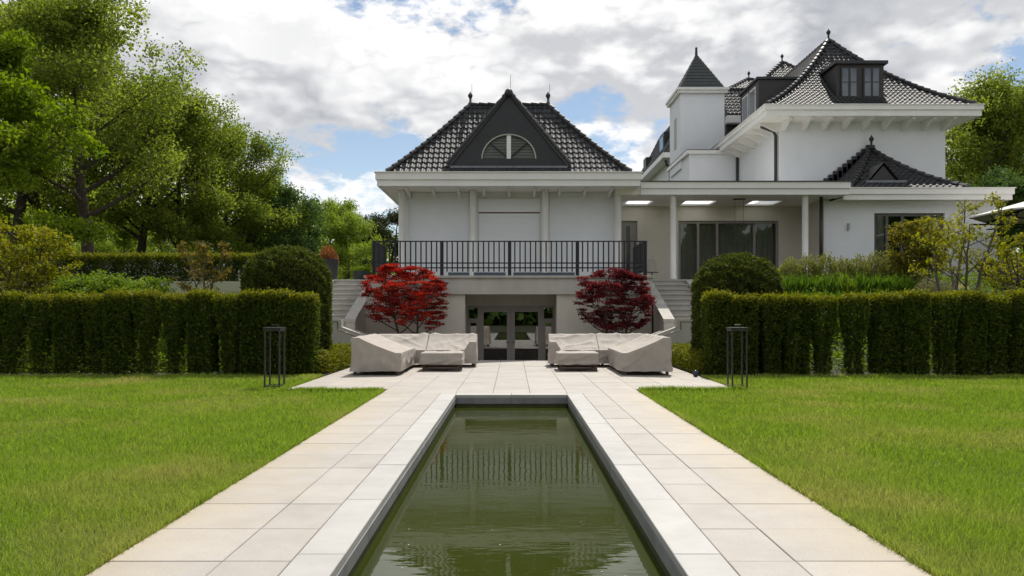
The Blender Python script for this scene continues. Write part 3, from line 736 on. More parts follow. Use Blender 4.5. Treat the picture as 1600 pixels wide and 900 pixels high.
staircase(1, -.15, 'stone staircase with pale parapets rising towards the columned loggia')

# ------------------------------------------------------------------ loggia, villa
def glazed(T, x0, x1, y, z0, z1, divs, name='window', fw=.07, m=M_frame, glass=M_glass):
    """framed window facing the garden, split at the fractions in divs"""
    f = MB(); f.box(x0, x1, y, y+.09, z1-fw, z1); f.box(x0, x1, y, y+.09, z0, z0+fw*1.4)
    xs = [x0]+[x0+(x1-x0)*d for d in divs]+[x1]
    for i, x in enumerate(xs):
        a = x if i == 0 else (x-fw if i == len(xs)-1 else x-fw/2); f.box(a, a+fw, y+.002, y+.088, z0+fw*1.4, z1-fw)
    o = f.build(name, m, T)
    for i in range(len(xs)-1):
        a = xs[i]+(fw if i == 0 else fw/2); b = xs[i+1]-(fw if i == len(xs)-2 else fw/2)
        MB().box(a, b, y+.04, y+.05, z0+fw*1.4, z1-fw).build('pane', glass, o)
    return o
def curtain(T, x0, x1, y, z0, z1, seed):
    mb = MB(); n = int((x1-x0)/.022); r = random.Random(seed); ph = 0
    for i in range(n+1):
        ph += r.uniform(.45, .8); x = x0+(x1-x0)*i/n; d = .045*math.sin(ph)
        mb.v += [(x, y+d*1.25, z0), (x, y+d*.8, z1)]
        if i: k = 2*i; mb.f.append((k-2, k, k+1, k-1))
    return mb.build('curtain', M_curtain, T, True)

def loggia():
    T = thing('columned_loggia', 'open white loggia with flat roof, round columns and ceiling skylights', 'loggia', (8, 27, 2.5))
    Yf = 26.9; zs, ztp = Z(304, Yf), Z(283, Yf); x0, x1 = 4.52, X(1326, Yf); yb = 30.0
    # roof slab with three skylight openings
    holes = [(4.15, 5.27), (6.5, 7.64), (9.0, 10.1)]; hy0, hy1 = 28.6, 29.8
    xa = 3.62; mb = MB()
    mb.box(xa+.03, x1-.12, Yf+.12, hy0, zs+.02, ztp-.06); mb.box(xa+.03, x1-.12, hy1, 33.5, zs+.02, ztp-.06)
    e = [xa+.03]+[v for h in holes for v in h]+[x1-.12]
    for i in range(0, len(e), 2): mb.box(e[i], e[i+1], hy0, hy1, zs+.02, ztp-.06)
    slab = mb.build('roof_slab', M_soffit, T)
    for a, b in holes: MB().quad((a, hy0, zs+.06), (b, hy0, zs+.06), (b, hy1, zs+.06), (a, hy1, zs+.06)).build('skylight', M_opal, T)
    h = ztp-zs
    for o, a, b in ((0, zs, zs+h*.46), (.05, zs+h*.46+.001, ztp-.03)):
        f = MB(); f.box(x0, x1+o, Yf-o, Yf+.119, a, b); f.box(x1-.119, x1+o, Yf+.119, 27.9, a, b); f.build('fascia', M_trim, T)
    MB().box(x0, x1+.09, Yf-.09, Yf+.12, ztp-.029, ztp).build('roof_edge', M_pipe, T)
    # floor
    MB().box(4.4, 11.4, 26.95, 30.4, 2.35, 2.56).build('floor', M_stone, T)
    for px in (1052, 1258):
        x = X(px, 27.15); MB().lathe([(.125, 0), (.125, .05), (.108, .06), (.108, zs-2.6), (.12, zs-2.59), (.12, zs-2.56+.02)], (x, 27.15, 2.56), 20).build('column', M_trim, T, True)
    # rear wall with door and wide window
    wx0, wx1, wz = X(1060, yb), X(1217, yb), Z(345, yb); d0, d1 = X(969, yb), X(996, yb)
    w = MB(); w.box(3.7, d0, yb, yb+.3, 2.4, zs+.02); w.box(d0, d1, yb, yb+.3, wz, zs+.02); w.box(d1, wx0, yb, yb+.3, 2.4, zs+.02); w.box(wx0, wx1, yb, yb+.3, wz, zs+.02); w.box(wx1, 11.4, yb, yb+.3, 2.4, zs+.02)
    w.build('rear_wall', M_panel, T)
    MB().box(11.38, 11.6, 28.02, 30.0, 2.4, zs+.018).build('side_wall', M_panel, T)
    dd = MB(); dd.box(d0, d1, yb+.08, yb+.14, 2.56, wz); o = dd.build('door', M_frame, T)
    MB().box(d0+.26, d0+.40, yb+.07, yb+.079, 2.8, wz-.2).build('pane', mat('dark_pane', (.015, .016, .018), rough=.1), o)
    glazed(T, wx0, wx1, yb+.06, 2.56, wz, (.20, .39, .76), fw=.10)
    curtain(T, wx0+.02, wx1-.02, yb+.22, 2.56, wz-.02, 4)
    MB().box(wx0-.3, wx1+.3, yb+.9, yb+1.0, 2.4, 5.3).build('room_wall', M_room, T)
    x = X(1283, 27.6); MB().tube([(x, 27.6, 2.45), (x, 27.6, zs+.02)], .065, 10).build('downpipe', M_pipe, T, True)
loggia()

def extension():
    T = thing('villa_extension', 'single storey white wing with dark half pyramid roof and wide window', 'building', (14, 28, 2.4))
    Yw, Yf = 28.0, 27.4; x0, x1 = 11.40, X(1558, Yw); zs, zt = Z(312, Yf), Z(293, Yf)
    wx0, wx1, wz = X(1366, Yw), X(1476, Yw), Z(333, Yw)
    w = MB(); w.box(x0, wx0, Yw, 31.45, 2.3, zs+.03); w.box(wx1, x1, Yw, 31.45, 2.3, zs+.03); w.box(wx0, wx1, Yw, Yw+.3, wz, zs+.03); w.build('wall', M_white, T)
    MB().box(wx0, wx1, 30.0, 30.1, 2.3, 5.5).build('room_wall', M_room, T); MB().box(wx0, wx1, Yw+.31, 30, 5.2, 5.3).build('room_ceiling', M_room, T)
    glazed(T, wx0, wx1, Yw+.10, 2.45, wz, (.2, .42, .78), fw=.10, m=mat('dark_taupe_frame', (.13, .12, .115), rough=.5))
    curtain(T, wx0+.1, wx0+.55, Yw+.26, 2.45, wz-.02, 8); curtain(T, wx1-.9, wx1-.1, Yw+.26, 2.45, wz-.02, 9)
    h = zt-zs; fx0, fx1 = 11.85, X(1582, Yf)
    for o, a, b in ((0, zs, zs+h*.45), (.05, zs+h*.45+.001, zt-.03), (.08, zt-.03, zt)):
        f = MB(); f.box(fx0, fx1+o, Yf-o, Yf+.12, a, b); f.box(fx1-.12, fx1+o, Yf+.12, 31.4, a, b); f.build('fascia', M_trim, T)
    MB().box(fx0, fx1-.12, Yf+.12, 31.4, zs+.035, zs+.09).build('soffit', M_soffit, T)
    MB().box(fx0, fx1-.12, Yf+.12, 31.4, zt-.09, zt-.05).build('flat_roof', M_lead, T)
    # half pyramid against the villa wall
    ry = Yf+.18; a0, a1 = X(1327, ry), X(1512, ry); ax = X(1358, 31.4); az = Z(234, 31.4); yb = 31.42; ze = zt-.02
    def bl(p, q, t, sag=.22): return Vector(p).lerp(Vector(q), t)+Vector((0, 0, -sag*4*t*(1-t)))
    f = MB(); n = 6; c = [(a0, ry, ze), (a1, ry, ze), (a1+.4, yb, ze), (a0-.3, yb, ze)]; top = (ax, yb-.02, az)
    for i in range(n):
        for k in range(3):
            kk = [(3, 0), (0, 1), (1, 2)][k]
            p, q = c[kk[0]], c[kk[1]]; f.quad(bl(p, top, i/n), bl(q, top, i/n), bl(q, top, (i+1)/n), bl(p, top, (i+1)/n))
    roof = f.build('roof', M_lead, T)
    run = yb-ry; hgt = az-ze
    zf = lambda r: hgt*(r/run) - .22*4*(r/run)*(1-r/run)
    roof_slope(roof, (a0, ry, ze+.02), (1,0,0), (0,1,0), a1-a0, run, zf, .235, .30, M_tile, left_hip=(ax-a0)/run, right_hip=(a1-ax)/run, skip=lambda u, r: abs(a0+u-X(1380, ry+1))<.62*(1-max(0,(r-.95)/.8)) and .95 < r < 1.75)
    run2 = a1-ax; zf2 = lambda r: hgt*(r/run2) - .2*4*(r/run2)*(1-r/run2)
    roof_slope(roof, (a1, ry, ze+.02), (0,1,0), (-1,0,0), yb-ry, run2, zf2, .235, .30, M_tile, left_hip=run/run2, right_hip=0)
    run3 = ax-a0; zf3 = lambda r: hgt*(r/run3) - .2*4*(r/run3)*(1-r/run3)
    roof_slope(roof, (a0, yb, ze+.02), (0,-1,0), (1,0,0), yb-ry, run3, zf3, .235, .30, M_tile, left_hip=0, right_hip=run/run3)
    for p in (c[0], c[1]): hip_caps(roof, [bl(p, top, i/6)+Vector((0,0,.04)) for i in range(7)], r=.10)
    # stepped lead flashing up the villa wall
    k = 9; q0 = Vector((X(1288, 31.4), 31.43, Z(284, 31.4))); q1 = Vector((ax-.1, 31.43, az+.05))
    for i in range(k+1):
        p = q0.lerp(q1, i/k); MB().box(p.x-.02, p.x+.32, 31.36, 31.455, p.z-.30, p.z+.14).build('step_flashing', M_ridge, roof)
    finial(roof, (ax, 31.2, az+.0), 1.0)
    # small triangular vent
    vx, vy = X(1380, ry+1), ry+1.0; vz = ze+zf(1.0)
    V = MB(); V.poly([(vx-.48, vy, vz+.06), (vx+.48, vy, vz+.06), (vx, vy, vz+.62)]); v = V.build('vent_gable', M_brown, roof)
    for s in (-1, 1): MB().quad((vx+s*.62, vy-.06, vz+.02), (vx, vy-.06, vz+.74), (vx, vy+1.0, vz+.74), (vx+s*.62, vy+1.0, vz+.02)).build('vent_slope', M_ridge, v)
    MB().box(vx-.75, vx+.75, vy-.28, vy-.02, vz-.06, vz+.03).build('vent_apron', M_flash, v)
    MB().box(X(1325, Yw)-.03, X(1325, Yw)+.03, Yw-.08, Yw-.002, Z(360, Yw), Z(349, Yw)).build('wall_light', M_louvre, T)
extension()

def villa():
    T = thing('white_villa', 'large white villa with black bell-cast roof, dormers and corner tower', 'villa', (14, 33, 2.4))
    Yw, Yf = 31.5, 30.4; x0, x1 = X(1219, Yw), X(1477, Yw); zs, zt = Z(180, Yf), Z(163, Yf); yB = 46.0
    fx0, fx1 = X(1197, Yf), X(1534, Yf)
    MB().box(x0, x1, Yw, yB-1, 2.3, zs+.05).build('wall', M_white, T)
    MB().box(fx0+.1, fx1-.1, Yf+.1, yB, zs, zs+.06).build('soffit', M_soffit, T)
    h = zt-zs
    for o, a, b in ((0, zs-.02, zs+h*.5), (.06, zs+h*.5+.001, zt-.03), (.10, zt-.03, zt)):
        f = MB(); f.box(fx0-o, fx1+o, Yf-o, Yf+.12, a, b); f.box(fx0-o, fx0+.12, Yf+.12, yB, a, b); f.box(fx1-.12, fx1+o, Yf+.12, yB, a, b); f.build('fascia', M_trim, T)
    MB().box(fx0+.12, fx1-.12, Yf+.12, yB, zt-.09, zt-.05).build('gutter_floor', M_lead, T)
    br = lambda a, b: [(a, zs-.002), (b, zs-.002), (b, zs-.38), (b-.22*(1 if b > a else -1), zs-.34), (b-.62*(1 if b > a else -1), zs-.14), (a, zs-.10)]
    for k in range(9):
        x = x0+.12+k*(x1-x0-.24)/8; MB().prism(br(Yf+.16, Yw-.002), 'x', x-.06, x+.06).build('bracket', M_trim, T)
    for k in range(6):
        y = Yw+.15+k*1.05; MB().prism(br(fx0+.16, x0-.002), 'y', y-.06, y+.06).build('bracket', M_trim, T)
    # main roof
    ry = Yf+.15; rx0, rx1 = fx0+.08, fx1-.12; W_ = rx1-rx0; run = W_/2; ap = Z(64, ry+run); rise = ap-zt; zf = bell(run, rise, .40)
    n = 10; f = MB(); mid = (rx0+rx1)/2
    for i in range(n):
        a, b = run*i/n, run*(i+1)/n; za, zb = zt+zf(a)-.02, zt+zf(b)-.02
        f.quad((rx0+a, ry+a, za), (rx1-a, ry+a, za), (rx1-b, ry+b, zb), (rx0+b, ry+b, zb))
        f.quad((rx0+a, yB, za), (rx0+a, ry+a, za), (rx0+b, ry+b, zb), (rx0+b, yB, zb)); f.quad((rx1-a, ry+a, za), (rx1-a, yB, za), (rx1-b, yB, zb), (rx1-b, ry+b, zb))
    roof = f.build('roof', M_lead, T)
    dx0, dx1 = X(1307, ry+.9), X(1381, ry+.9); dzt = Z(97, ry+.9)
    roof_slope(roof, (rx0, ry, zt), (1,0,0), (0,1,0), W_, run, zf, .20, .235, M_tile, skip=lambda u, r: dx0 < rx0+u < dx1 and r > .75 and zt+zf(r) < dzt-.1)
    roof_slope(roof, (rx0, yB-.3, zt), (0,-1,0), (1,0,0), yB-.3-ry, run, zf, .20, .235, M_tile, left_hip=0)
    for s in (0, 1): hip_caps(roof, [((rx0+r if s == 0 else rx1-r), ry+r, zt+zf(r)+.04) for r in [run*i/8 for i in range(9)]], r=.09)
    finial(roof, (mid, ry+run, ap+.0), 1.0); hip_caps(roof, [(mid, ry+run, ap+.02), (mid, yB, ap+.02)])
    # front dormer
    yd = ry+.85; zb_ = Z(158, yd); dz = Z(100, yd)
    D = MB(); D.box(dx0, dx1, yd+.06, yd+4.0, zb_-.35, dz); dm = D.build('dormer', M_brown, roof)
    MB().box(dx0-.12, dx1+.12, yd-.08, yd+4.0, dz+.001, dz+.13).build('dormer_roof', M_lead, dm)
    MB().box(dx0-.05, dx1+.05, yd-.05, yd+.058, zb_-.28, zb_-.02).build('dormer_apron', M_lead, dm)
    for (a, b) in ((1316, 1338), (1351, 1373)):
        xa, xb = X(a, yd), X(b, yd); za, z2 = Z(150, yd), Z(107, yd); o = MB().box(xa-.05, xb+.05, yd+.0, yd+.059, za-.05, z2+.05).build('window', M_brown, dm)
        xm = (xa+xb)/2
        for (p, q) in ((xa, xm-.05), (xm+.05, xb)):
            for (u, v) in ((za, (za+z2)/2-.02), ((za+z2)/2+.02, z2)):
                MB().box(p, q, yd-.012, yd-.001, u, v).build('pane', mat('dormer_glass', (.05, .065, .085), (.10, .12, .15), rough=.06, spec=.8, nscale=1.5), o)
    # side dormer over the left eave
    ys = 33.3; xs = rx0+.55; z0d, z1d = zt+.1, Z(124, ys); 
    s_ = MB().box(xs, xs+3.2, ys, ys+2.6, z0d-.2, z1d).build('dormer', M_brown, roof); MB().box(xs-.1, xs+3.2, ys-.08, ys+2.7, z1d+.001, z1d+.1).build('dormer_roof', M_lead, s_)
    for k in range(2):
        y = ys+.35+k*1.05; w = MB().box(xs-.03, xs-.001, y, y+.85, z0d+.35, z1d-.2).build('window', M_trim, s_); MB().box(xs-.04, xs-.031, y+.07, y+.78, z0d+.42, z1d-.27).build('pane', mat('dormer_glass', (.05, .065, .085)), w)
    # downpipe on the corner
    px_ = x0-.10; MB().tube([(fx0+.25, Yw+.25, zs-.03), (fx0+.25, Yw+.25, zs-.14), (px_-.1, Yw+.25, zs-.32), (px_, Yw+.25, zs-.5), (px_, Yw+.25, 5.9)], .065, 8).build('downpipe', M_pipe, T, True)
    # flat block against the left wall
    yb = 37.3; bx0 = X(1077, yb); bz = Z(238, yb)
    b = MB().box(bx0, x0-.002, yb, 42, 5.5, bz-.1).build('side_block', M_white, T)
    MB().box(bx0-.16, x0-.003, yb-.16, 42, bz-.099, bz+.08).build('block_fascia', M_trim, b); MB().box(bx0-.17, x0-.003, yb-.17, 42, bz+.081, bz+.11).build('block_roof_edge', M_lead, b)
    MB().tube([(X(1151, yb), yb-.08, bz-.1), (X(1151, yb), yb-.08, 5.9)], .06, 8).build('downpipe', M_pipe, b)
    # tower
    ty, ty1 = 38.9, 41.5; tx0, tx1 = X(1063, ty), X(1132, ty); tz = Z(146, ty)
    tw = MB().box(tx0, tx1, ty, ty1, bz-.5, tz).build('tower', M_white, T)
    MB().box(tx0-.14, tx1+.14, ty-.14, ty1+.14, tz+.001, tz+.14).build('tower_cornice', M_trim, tw); MB().box(tx0-.2, tx1+.2, ty-.2, ty1+.2, tz+.141, tz+.27).build('tower_cornice', M_trim, tw)
    cx, cy = (tx0+tx1)/2, (ty+ty1)/2; apz = Z(84, cy); q = [(tx0-.03, ty-.03), (tx1+.03, ty-.03), (tx1+.03, ty1+.03), (tx0-.03, ty1+.03)]
    R = MB()
    ncr = 11
    for i in range(ncr):                                              # slate courses, each a little proud of the one above
        t0, t1 = i/ncr, (i+1)/ncr
        for k in range(4):
            a, b2 = q[k], q[(k+1) % 4]
            def pt(p, t, o): 
                v = Vector((p[0], p[1], tz+.27)).lerp(Vector((cx, cy, apz)), t); d = Vector((v.x-cx, v.y-cy, 0)); d = d.normalized()*o if d.length > 1e-4 else d; return v+d
            R.quad(pt(a, t0, .025), pt(b2, t0, .025), pt(b2, t1, 0), pt(a, t1, 0))
    R.build('tower_roof', M_slate, tw); MB().lathe([(.09, -.25), (.07, 0), (.06, .28), (.075, .30), (.02, .36)], (cx, cy, apz), 8).build('tower_spike', M_lead, tw)
    MB().box(tx0-.02, tx0-.001, ty+.9, ty+1.4, tz-2.6, tz-1.0).build('tower_window', M_louvre, tw)
    # rear wing behind the tower
    wy = 42.2; wx0 = X(1036, wy); wz = Z(246, wy); wx1 = X(1075, wy)
    wg = MB().box(wx0+.6, wx0+2.6, wy+.7, 54, 5.5, wz).build('rear_wing', M_white, T)
    MB().box(wx0, wx0+2.8, wy, 54, wz+.001, wz+.28).build('wing_fascia', M_trim, wg)
    rr = 1.9; zfw = bell(rr, 3.3, .2); f = MB()
    for i in range(6):
        a, b2 = rr*i/6, rr*(i+1)/6; za, zb2 = wz+.26+zfw(a), wz+.26+zfw(b2)
        f.quad((wx0+.1+a, 54, za), (wx0+.1+a, wy+.1+a*.3, za), (wx0+.1+b2, wy+.1+b2*.3, zb2), (wx0+.1+b2, 54, zb2)); f.quad((wx0+.1+a, wy+.1+a*.3, za), (wx0+2.7, wy+.1+a*.3, za), (wx0+2.7, wy+.1+b2*.3, zb2), (wx0+.1+b2, wy+.1+b2*.3, zb2))
    wr = f.build('wing_roof', M_ridge, wg)
    roof_slope(wr, (wx0+.1, 54, wz+.27), (0,-1,0), (1,0,0), 11.5, rr, zfw, .22, .3, M_tile, left_hip=0, right_hip=.3)
    d = MB().box(wx0+.7, wx0+2.2, 45.5, 46.9, wz+.5, wz+2.2).build('wing_dormer', M_lead, wr); MB().box(wx0+.68, wx0+.699, 45.7, 46.7, wz+1.0, wz+2.0).build('pane', mat('dormer_glass', (.05, .065, .085)), d)
    d = MB().box(wx0+.5, wx0+1.6, 50.5, 51.5, wz+.5, wz+1.7).build('wing_dormer', M_lead, wr)
    MB().tube([(wx0+.3, wy+.8, wz), (wx0+.35, wy+.8, wz-.25), (wx0+.55, wy+.8, wz-.4), (wx0+.55, wy+.8, 6)], .07, 8).build('downpipe', M_pipe, wg)
    # tiled rear roofs seen between tower and main roof
    gy = 43.5; gx0, gx1 = X(1136, gy), X(1200, gy); g0, g1 = Z(178, gy), Z(127, gy)
    gb = MB().box(gx0+.1, gx1, gy+.5, gy+5, 8, g0).build('rear_gable_wall', M_brown, T); MB().box(gx0, gx0+1.1, gy-.05, gy+.4, g0-.5, g0-.08).build('gable_band', M_trim, gb)
    rn = 1.7; zfr = bell(rn, g1-g0, 0)
    MB().quad((gx0, gy, g0-.03), (gx1+1, gy, g0-.03), (gx1+1, gy+rn, g1-.03), (gx0, gy+rn, g1-.03)).build('gable_roof', M_ridge, gb)
    MB().quad((gx0, gy, g0-.03), (gx0, gy+rn, g1-.03), (gx0, gy+2*rn, g0-.03), (gx0, gy+2*rn, g0-.04)).build('gable_end', M_brown, gb)
    roof_slope(gb, (gx0, gy, g0), (1,0,0), (0,1,0), gx1-gx0+1, rn, zfr, .23, .3, M_tile, left_hip=.0, right_hip=0)
    hip_caps(gb, [(gx0, gy+rn, g1+.02), (gx1+1, gy+rn, g1+.02)])
    def rear_hip(px, py, Y, half, hgt):
        cx, cz = X(px, Y), Z(py, Y); mb = MB(); b = [(cx-half, Y-half, cz-hgt), (cx+half, Y-half, cz-hgt), (cx+half, Y+half, cz-hgt), (cx-half, Y+half, cz-hgt)]
        for k in range(4): mb.poly([b[k], b[(k+1) % 4], (cx, Y, cz)])
        o = mb.build('rear_roof', M_lead, T); sl_ = math.hypot(half, hgt)
        roof_slope(o, (cx-half, Y-half, cz-hgt+.02), (1,0,0), (0,1,0), 2*half, half, lambda r: hgt*r/half, .23, .3, M_tile)
        roof_slope(o, (cx-half, Y+half, cz-hgt+.02), (0,-1,0), (1,0,0), 2*half, half, lambda r: hgt*r/half, .23, .3, M_tile)
        for k in (0, 1, 3): hip_caps(o, [Vector(b[k])+Vector((0,0,.05)), (cx, Y, cz+.03)], r=.1)
        finial(o, (cx, Y, cz), 1.0)
    rear_hip(1222, 98, 46.5, 3.2, 3.0); rear_hip(1170, 124, 50, 2.4, 1.6)
villa()

# ------------------------------------------------------------------ foliage builders
def grow(seed, height, r0, spread, base, n_limb, sub, subsub, lean=(0, 0), rise=.55, stems=1, wob=.06, crownpow=.8):
    """skeleton: trunk, limbs, branches, twigs -> polylines with radii + clump centres"""
    rd = random.Random(seed); br = []; tips = []
    def wiggle(p, d, length, n, up, amp):
        pts = [p.copy()]; d = d.normalized()
        for i in range(n):
            d = (d + Vector((rd.gauss(0, amp), rd.gauss(0, amp), rd.gauss(0, amp)+up))).normalized(); p = p + d*(length/n); pts.append(p.copy())
        return pts
    for st in range(stems):
        a0 = 2*PI*st/stems + rd.random(); off = Vector((math.cos(a0), math.sin(a0), 0))
        d = Vector((lean[0], lean[1], 1)) + (off*.28 if stems > 1 else Vector((0,0,0)))
        hgt = height*(.86 if stems == 1 else rd.uniform(.7, .92))
        tr = wiggle(off*(.06 if stems > 1 else 0)*height*.1, d, hgt, 9, .04, wob)
        rad = [r0*(1.25 if i == 0 else 1)*(1-.88*(i/9)**.9) + .004 for i in range(10)]
        br.append((tr, rad, 9))
        for k in range(n_limb):
            t = base+(1-base)*(k+rd.random()*.6)/n_limb; i = min(8, int(t*9)); f = t*9-i; p = tr[i].lerp(tr[i+1], f)
            az = k*2.399+rd.uniform(-.4, .4)+st; el = rise*(.35+.9*t)+rd.uniform(-.12, .15)
            tt = (t-base)/(1-base); prof = (math.sin(PI*min(.97, .30+.62*tt)))**crownpow
            ln = spread*prof*rd.uniform(.8, 1.12)
            lp = wiggle(p, Vector((math.cos(az)*math.cos(el), math.sin(az)*math.cos(el), math.sin(el))), ln, 6, .02, .13)
            lr = rad[i]*.5; br.append((lp, [lr*(1-.82*j/6)+.003 for j in range(7)], 6))
            for s in range(sub):
                u = .28+.72*(s+rd.random()*.7)/sub; j = min(5, int(u*6)); q = lp[j].lerp(lp[j+1], u*6-j); dd = (lp[j+1]-lp[j]).normalized()
                side = dd.cross(Vector((0, 0, 1))).normalized()*(1 if s % 2 else -1)
                bd = dd*.7+side*rd.uniform(.4, 1.0)+Vector((0, 0, rd.uniform(-.15, .5)))
                bl = ln*.40*rd.uniform(.6, 1.1); bp = wiggle(q, bd, bl, 4, .03, .18); brr = lr*.36*(1-.5*u)
                br.append((bp, [brr*(1-.8*m/4)+.002 for m in range(5)], 4))
                for w in range(subsub):
                    v = .3+.7*(w+rd.random())/subsub; m = min(3, int(v*4)); e = bp[m].lerp(bp[m+1], min(1, v*4-m))
                    tp = e+Vector((rd.gauss(0, 1), rd.gauss(0, 1), rd.gauss(.25, .7)))*bl*.22; br.append(([e, tp], [brr*.45+.0015, .0015], 3)); tips.append(tp)
                tips.append(bp[-1])
            tips.append(lp[-1])
        tips.append(tr[-1])
    return br, np.array([tuple(t) for t in tips])
def branch_mesh(br, m, name='trunk', minr=0.0):
    mb = MB()
    for pts, rad, n in br:
        if max(rad) >= minr: mb.tube(pts, rad, n, False)
    return mb.mesh(name, m, True)
def clumps(tips, per, sig, rng, flat=1.0):
    n = len(tips); c = np.repeat(tips, per, axis=0); sg = np.repeat(sig*rng.uniform(.6, 1.25, n), per)
    o = rng.normal(size=(n*per, 3)); o /= np.linalg.norm(o, axis=1)[:, None]; o *= (1.75*rng.random(n*per)**.45)[:, None]; o[:, 2] *= flat
    tone = np.repeat(rng.normal(0, .26, n), per)
    return c+o*sg[:, None], tone
def tree_meshes(seed, lm, leaf, per, sig, bark=M_bark, flat=.75, minr=.012, aspect=.6, dome=None, **kw):
    br, tips = grow(seed, **kw); rng = np.random.default_rng(seed)
    if dome:                                                         # (cx, cz, rx, rz up, rz down): no twig outside this outline
        cx, cz, rx, ru, rl = dome
        def fit(v):
            v = np.asarray(v, float); d = v-np.array([cx, 0, cz]); r = np.sqrt((d[..., 0]/rx)**2+(d[..., 1]/rx)**2+(d[..., 2]/np.where(d[..., 2] > 0, ru, rl))**2)
            k = np.where((r > .72) & (v[..., 2] > cz-rl), (.72+.28*np.tanh((r-.72)/.8))/np.maximum(r, .01), 1); return np.array([cx, 0, cz])+d*k[..., None]
        tips = fit(tips); br = [([Vector(q) for q in fit([tuple(p) for p in pts])] if n_ < 9 else pts, rad, n_) for pts, rad, n_ in br]
    C, tone = clumps(tips, per, sig, rng, flat)
    me = leafmesh('crown', C, leaf*rng.uniform(.7, 1.3, len(C)), lm, rng, aspect, up=.35, rnd=np.clip(rng.normal(.45, .25, len(C))+tone, 0, 1))
    return branch_mesh(br, bark, 'trunk', minr), me
def plant(name, label, cat, meshes, loc, rz=0.0, scale=1.0, group=None):
    o = thing(name, label, cat, loc, group); o.rotation_euler = (0, 0, rz); o.scale = (scale,)*3 if not hasattr(scale, '__len__') else scale
    for nm, me in meshes:
        c = bpy.data.objects.new(nm, me); COL.objects.link(c); c.parent = o
    return o

